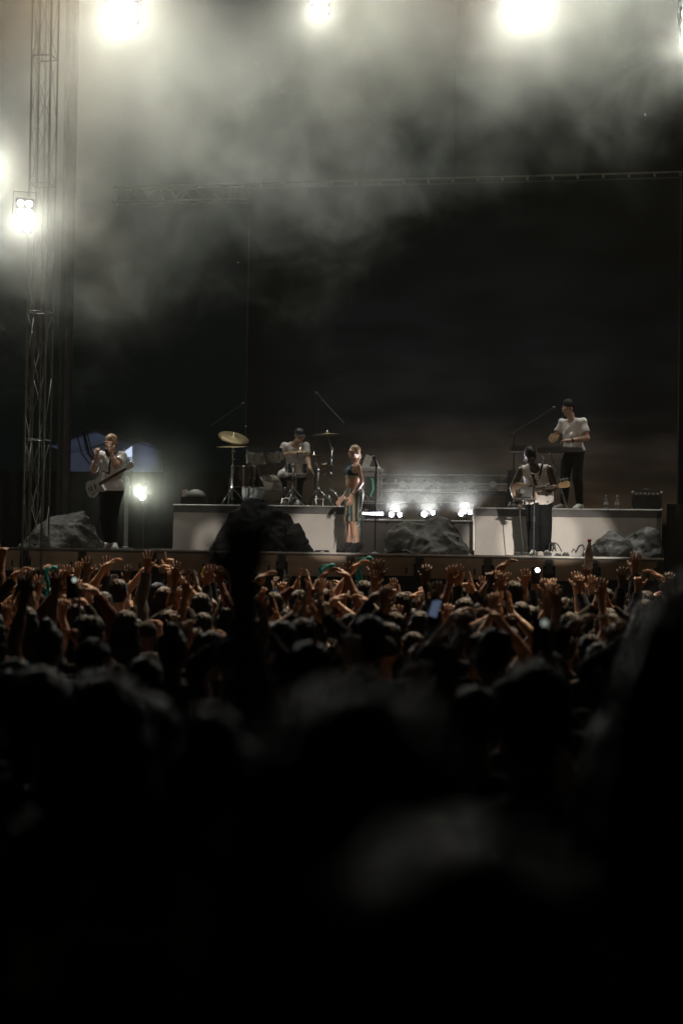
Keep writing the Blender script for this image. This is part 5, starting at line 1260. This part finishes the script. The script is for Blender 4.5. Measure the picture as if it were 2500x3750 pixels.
HANDS = [(15,1972,'left arm raised with a pointing finger'),(62,2075,'right arm raised straight'),(112,2062,'one bent wrist raised high'),(140,2100,'both arms raised high'),(250,2062,'both arms raised high'),(232,2068,'both elbows bent and hands at head height'),
 (318,2030,'right arm raised straight'),(290,2050,'both arms raised high'),(395,2030,'right arm raised straight'),(445,2030,'one bent wrist raised high'),(470,2062,'both arms raised high'),(540,2010,'right arm raised straight'),(585,2050,'arms curved in a ring overhead'),
 (622,2015,'left arm raised with a pointing finger'),(640,2048,'both arms raised high'),(692,2078,'hands clapping above the head'),(765,2066,'both arms raised high'),(778,2060,'right arm raised straight'),(845,2082,'both arms raised high'),
 (1010,2075,'one bent wrist raised high'),(1055,2098,'right arm raised straight'),(1100,2076,'hands clapping above the head'),(1185,2112,'both arms raised high'),(1225,2062,'one bent wrist raised high'),(1272,2050,'right arm raised straight'),(1352,2035,'one bent wrist raised high'),
 (1385,2040,'both arms raised high'),(1335,2118,'both elbows bent and hands at head height'),(1440,2130,'left arm raised with a pointing finger'),(1420,2150,'both elbows bent and hands at head height'),
 (1648,2062,'both arms raised high'),(1680,2060,'right arm raised straight'),(1720,2088,'hands clapping above the head'),(1792,2064,'left arm raised with a pointing finger'),(1830,2092,'both arms raised high'),(1892,2018,'one bent wrist raised high'),(1925,2078,'right arm raised straight'),(1955,2080,'both arms raised high'),
 (2110,2088,'right arm raised straight'),(2170,2100,'both arms raised high'),(2190,2140,'hands clapping above the head'),(2275,2068,'both arms raised high'),(2330,2012,'right arm raised straight'),(2360,2070,'one bent wrist raised high'),(2335,2080,'left arm raised with a pointing finger'),(1560,2150,'arms curved in a ring overhead')]
for px_, py_, v in HANDS: raised(px_, py_, v)

# --- things held up, each with the fan holding it
cyan = mat('turquoise_cloth', (.03,.42,.46), .7, var=.2, bump=.3, bscale=20)
def ribbon(label, p, seed, L_=.34):
    rs = random.Random(seed); m = MB()
    for k in range(3):
        ph = rs.uniform(0,6); l = L_*rs.uniform(.6,1.1); n = 10; pts = []
        for i in range(n+1):
            u = i/n; pts.append(Vector(p)+Vector((-.10*math.sin(u*2.4)+.03*math.sin(u*8+ph)-.015*k, .02*k, .03*math.sin(u*3)-l*u*u)))
        vs = []
        for i, q in enumerate(pts):
            wv = .016+.006*math.sin(i+ph); vs += [q+Vector((wv,0,0)), q+Vector((-wv,.006,0)), q+Vector((-wv,.012,0)), q+Vector((wv,.008,0))]
        m.add(vs, [(4*i+j, 4*i+(j+1)%4, 4*(i+1)+(j+1)%4, 4*(i+1)+j) for i in range(n) for j in range(4)])
    m.ball(Vector(p)+Vector((0,0,-.01)), .035, 6)
    return solo(m, 'cloth_streamer', cyan, label, 'cloth', 'turquoise cloths waved in the crowd', smooth=True)
o = raised(1372, 2040, 'right arm raised straight', 15, 19, rz=0, tee=0, note='person waving a turquoise cloth with one straight arm below the singer'); ribbon('long turquoise cloth waved from a raised hand right of the singer', tip_world(o,'right arm raised straight',(0,0,-.04))+Vector((-.05,-.05,.03)), 1, .42)
o = raised(1232, 2070, 'one bent wrist raised high', 14, 18, rz=0, tee=0, note='person holding up a short turquoise cloth left of the singer'); ribbon('short turquoise cloth held up left of the singer', tip_world(o,'one bent wrist raised high')+Vector((-.04,-.05,0)), 2, .30)
o = raised(212, 2062, 'right arm raised straight', 13, 16, rz=0, tee=0, note='person swinging a turquoise cloth below the left rock'); ribbon('turquoise cloth waved below the left rock', tip_world(o,'right arm raised straight',(0,0,-.05))+Vector((-.02,-.05,0)), 3, .40)
PV = 'both hands held up in front of the face'
def phone(label, o, lit, pos=None, size=1.0, tiltz=0.0, glow=None):
    p = Vector(pos) if pos is not None else tip_world(o, PV)+Vector((0,.03,0))
    t = thing('phone', label, 'phone', p-Vector((0,0,.075)), 'phones held up in the crowd')
    q = Matrix.Rotation(tiltz,3,'Y')
    MB().box(p, (.075*size,.009,.15*size), rot=q, bevel=.003).build('phone_case', plastic, t)
    if lit == 'flash': MB().lathe([(0,-.008),(.014,-.007),(.017,0)], p+q@Vector((.018,-.004,.05)), axis=(0,1,0), n=12).build('flash_light', mat('phone_flash',(1,1,1),.3,emit=(.82,.80,1),estr=glow or 160,var=0), t)
    else: MB().box(p+q@Vector((0,-.0062,0)), (.068*size,.003,.138*size), rot=q, bevel=.001).build('phone_screen', mat('phone_screen',(.1,.1,.1),.2,emit=(.35,.47,.75),estr=.16,var=0), t)
    MB().box(p+q@Vector((-.02,-.007,.055)), (.022,.004,.026), rot=q, bevel=.001).build('camera_bump', black, t)
    return t
a = at(1960,2108,14.5); phone('phone with its bright violet white flash on, below the guitarist', None, 'flash', a, glow=60)
o = member(PV, a.x-.02, 14.5-.38, 1.0, note='person holding up the phone with the bright flash'); 
a = at(1592,2228,9.5); phone('phone with a dim blue screen tilted in the crowd, below the middle rock', None, 'screen', a, .75, .3)
member(PV, a.x, 9.2-.30, .92, tee=0, note='person holding the phone with the tilted blue screen')
for px_, py_, Y, e_, lb in ((263,2152,9.8,.45,'phone with a pale flash spot below the bassist, right of the turquoise cloth'),(1978,2322,7.2,.25,'phone with a small warm flash below the guitarist, lower in the crowd'),(170,3040,2.6,.03,'phone added for a faint blurred highlight near the bottom left')):  # bottom left one is added, standing in for a blurred highlight
    a = at(px_,py_,Y); t = phone(lb, None, 'flash', a, glow=None)
    t.children[1].data.materials[0] = mat('phone_flash_%d' % int(e_*100),(.8,.85,.8),.3,emit=(.78,.86,.78),estr=e_,var=0)
    if Y > 5: member(PV, a.x+.02, Y-.42, .93, tee=0, note={9.8:'person holding the phone with the pale flash spot',7.2:'person holding the phone with the small warm flash'}[Y])
# wand
a = at(290,2160,9.6); b_ = at(293,2330,9.4)
solo(MB().tube([a+Vector((0,0,.01)), a, a.lerp(b_,.5), b_], .009, 8, rad=[.018,.014,.008,.009]).ball(a, .022, 6), 'selfie_stick', steel, 'thin upright stick with a pale knob held up in the dark crowd at the left', 'stick', smooth=True)
# bottle held high
o = raised(2152, 2062, 'right arm raised straight', 14, 16, rz=0, tee=0, note='person holding a water bottle up high before the right rocks')
tp = at(2153, 2085, o.location.y+.2); bottle('water bottle with red cap held up in a fist before the right rocks', tp, 1.3, (.03,0,1), m_=mat('frosted_bottle', (.80,.78,.76), .35, trans=.12), capm=redcap)
# yellow cloth added for the yellow light on a raised hand
o = raised(748, 2085, 'both arms raised high', 14, 17, tee=0, note='person raising arms with a bright yellow bandana, below the tall black rock')
a = at(752, 2118, o.location.y-.05); m = MB(); noise_grid_cloth(m, lambda u, v: a+Vector(((u-.5)*.18, .03*math.sin(u*7+v*3), .09-v*.15+.05*math.sin(u*3.1)-.10*abs(u-.3))), 12, 8)
solo(m, 'bandana', mat('yellow_cloth', (.40,.29,.04), .7, var=.2), 'yellow cloth added as the glow on raised hands left of the shaded rock', 'bandana', smooth=True)

# --- named blurred people close to the camera
def near(px_, pytop, Y, var='arms down', hair='short hair', hcol=0, rz=0., note=None, mirror=False, tee=0):
    a = at(px_ if pytop > 1990 else px_-150, pytop, Y); s = (a.z-ground_z(Y))/(1.765 if pytop > 1990 else 2.09)
    return member(var, a.x, Y, s, rz, hair=hair, hcol=hcol, tee=tee, note=note, mirror=mirror)
near(1330, 2490, 1.27, hair='long straight hair', hcol=0, note='very close blurred dark head filling the middle of the photo')
near(1700, 3010, .92, hair='short hair', hcol=0, note='closest blurred head at the bottom right, cut by the frame')
near(150, 2440, 4.1, hair='a ponytail', note='blurred head near the left edge under the dim arm')
near(530, 2530, 3.3, hair='long straight hair', note='blurred dark head left of the large middle head')
near(1135, 2345, 5.9, hair='short hair', hcol=0, note='blurred round head just above the large middle head')
near(1352, 2252, 7.7, hair='short hair', hcol=1, note='dark round head with glowing rim below the microphone stand')
near(338, 2254, 9.5, hair='short hair', hcol=0, note='dark round head with bright rim below the bassist')
near(1960, 2420, 3.6, 'both elbows bent and hands at head height', hair='short hair', note='blurred fan with bent raised arms at the right')
near(2620, 2080, 1.9, hair='long straight hair', note='large dark blurred figure at the right edge')
near(180, 2960, 2.5, hair='short hair', note='short blurred person low at the left edge')
near(2350, 2560, 2.6, hair='long straight hair', hcol=0, note='blurred dark head low at the right edge')
raised(915, 1775, 'right arm raised straight', 2.5, 2.7, rz=0.05, mirror=False, tee=0, note='dark blurred fan with one raised hand blocking the drum riser')
near(800, 2680, 2.3, hair='a bun' if False else 'a hair bun', note='blurred head with bun low left of the large middle head')
# --- everyone else
y = 21.3; r_ = 0
while y > 2.9 and len(placed) < 286:
    wpx = 0.62/ (y/FPX)
    px_ = -120 + crs.uniform(0, wpx)
    while px_ < 2620:
        yy = y+crs.uniform(-.22,.22); x = at(px_, 2100, yy).x+crs.uniform(-.08,.08)
        px_ += wpx*crs.uniform(.85,1.15)
        if min(math.hypot(x-u, yy-v) for u, v in placed) < (.40 if yy > 6 else .5): continue
        if yy > 12: var = crs.choices(list(VAR), [2,2,1,3.5,1.6,1,4.5,2,1.2])[0]
        elif yy > 7: var = crs.choices(list(VAR), [.6,.9,.5,2.5,.8,.8,7,2,.7])[0]
        else: var = crs.choices(['arms down','both hands held up in front of the face','both elbows bent and hands at head height'], [8,1,1])[0]
        s = crs.uniform(.90,1.0)
        tp = CB[var][2]
        if tp is not None:                      # keep the stage clear of raised hands
            smax = (at(px_, 2085, yy).z-ground_z(yy))/tp[2]; s = min(s, smax)
            if s < .86: var = 'arms down'; s = crs.uniform(.9,1.0)
        member(var, x, yy, s, crs.uniform(-.35,.35), mirror=crs.random() < .5)
    y -= .86; r_ += 1
print('crowd', len(placed))
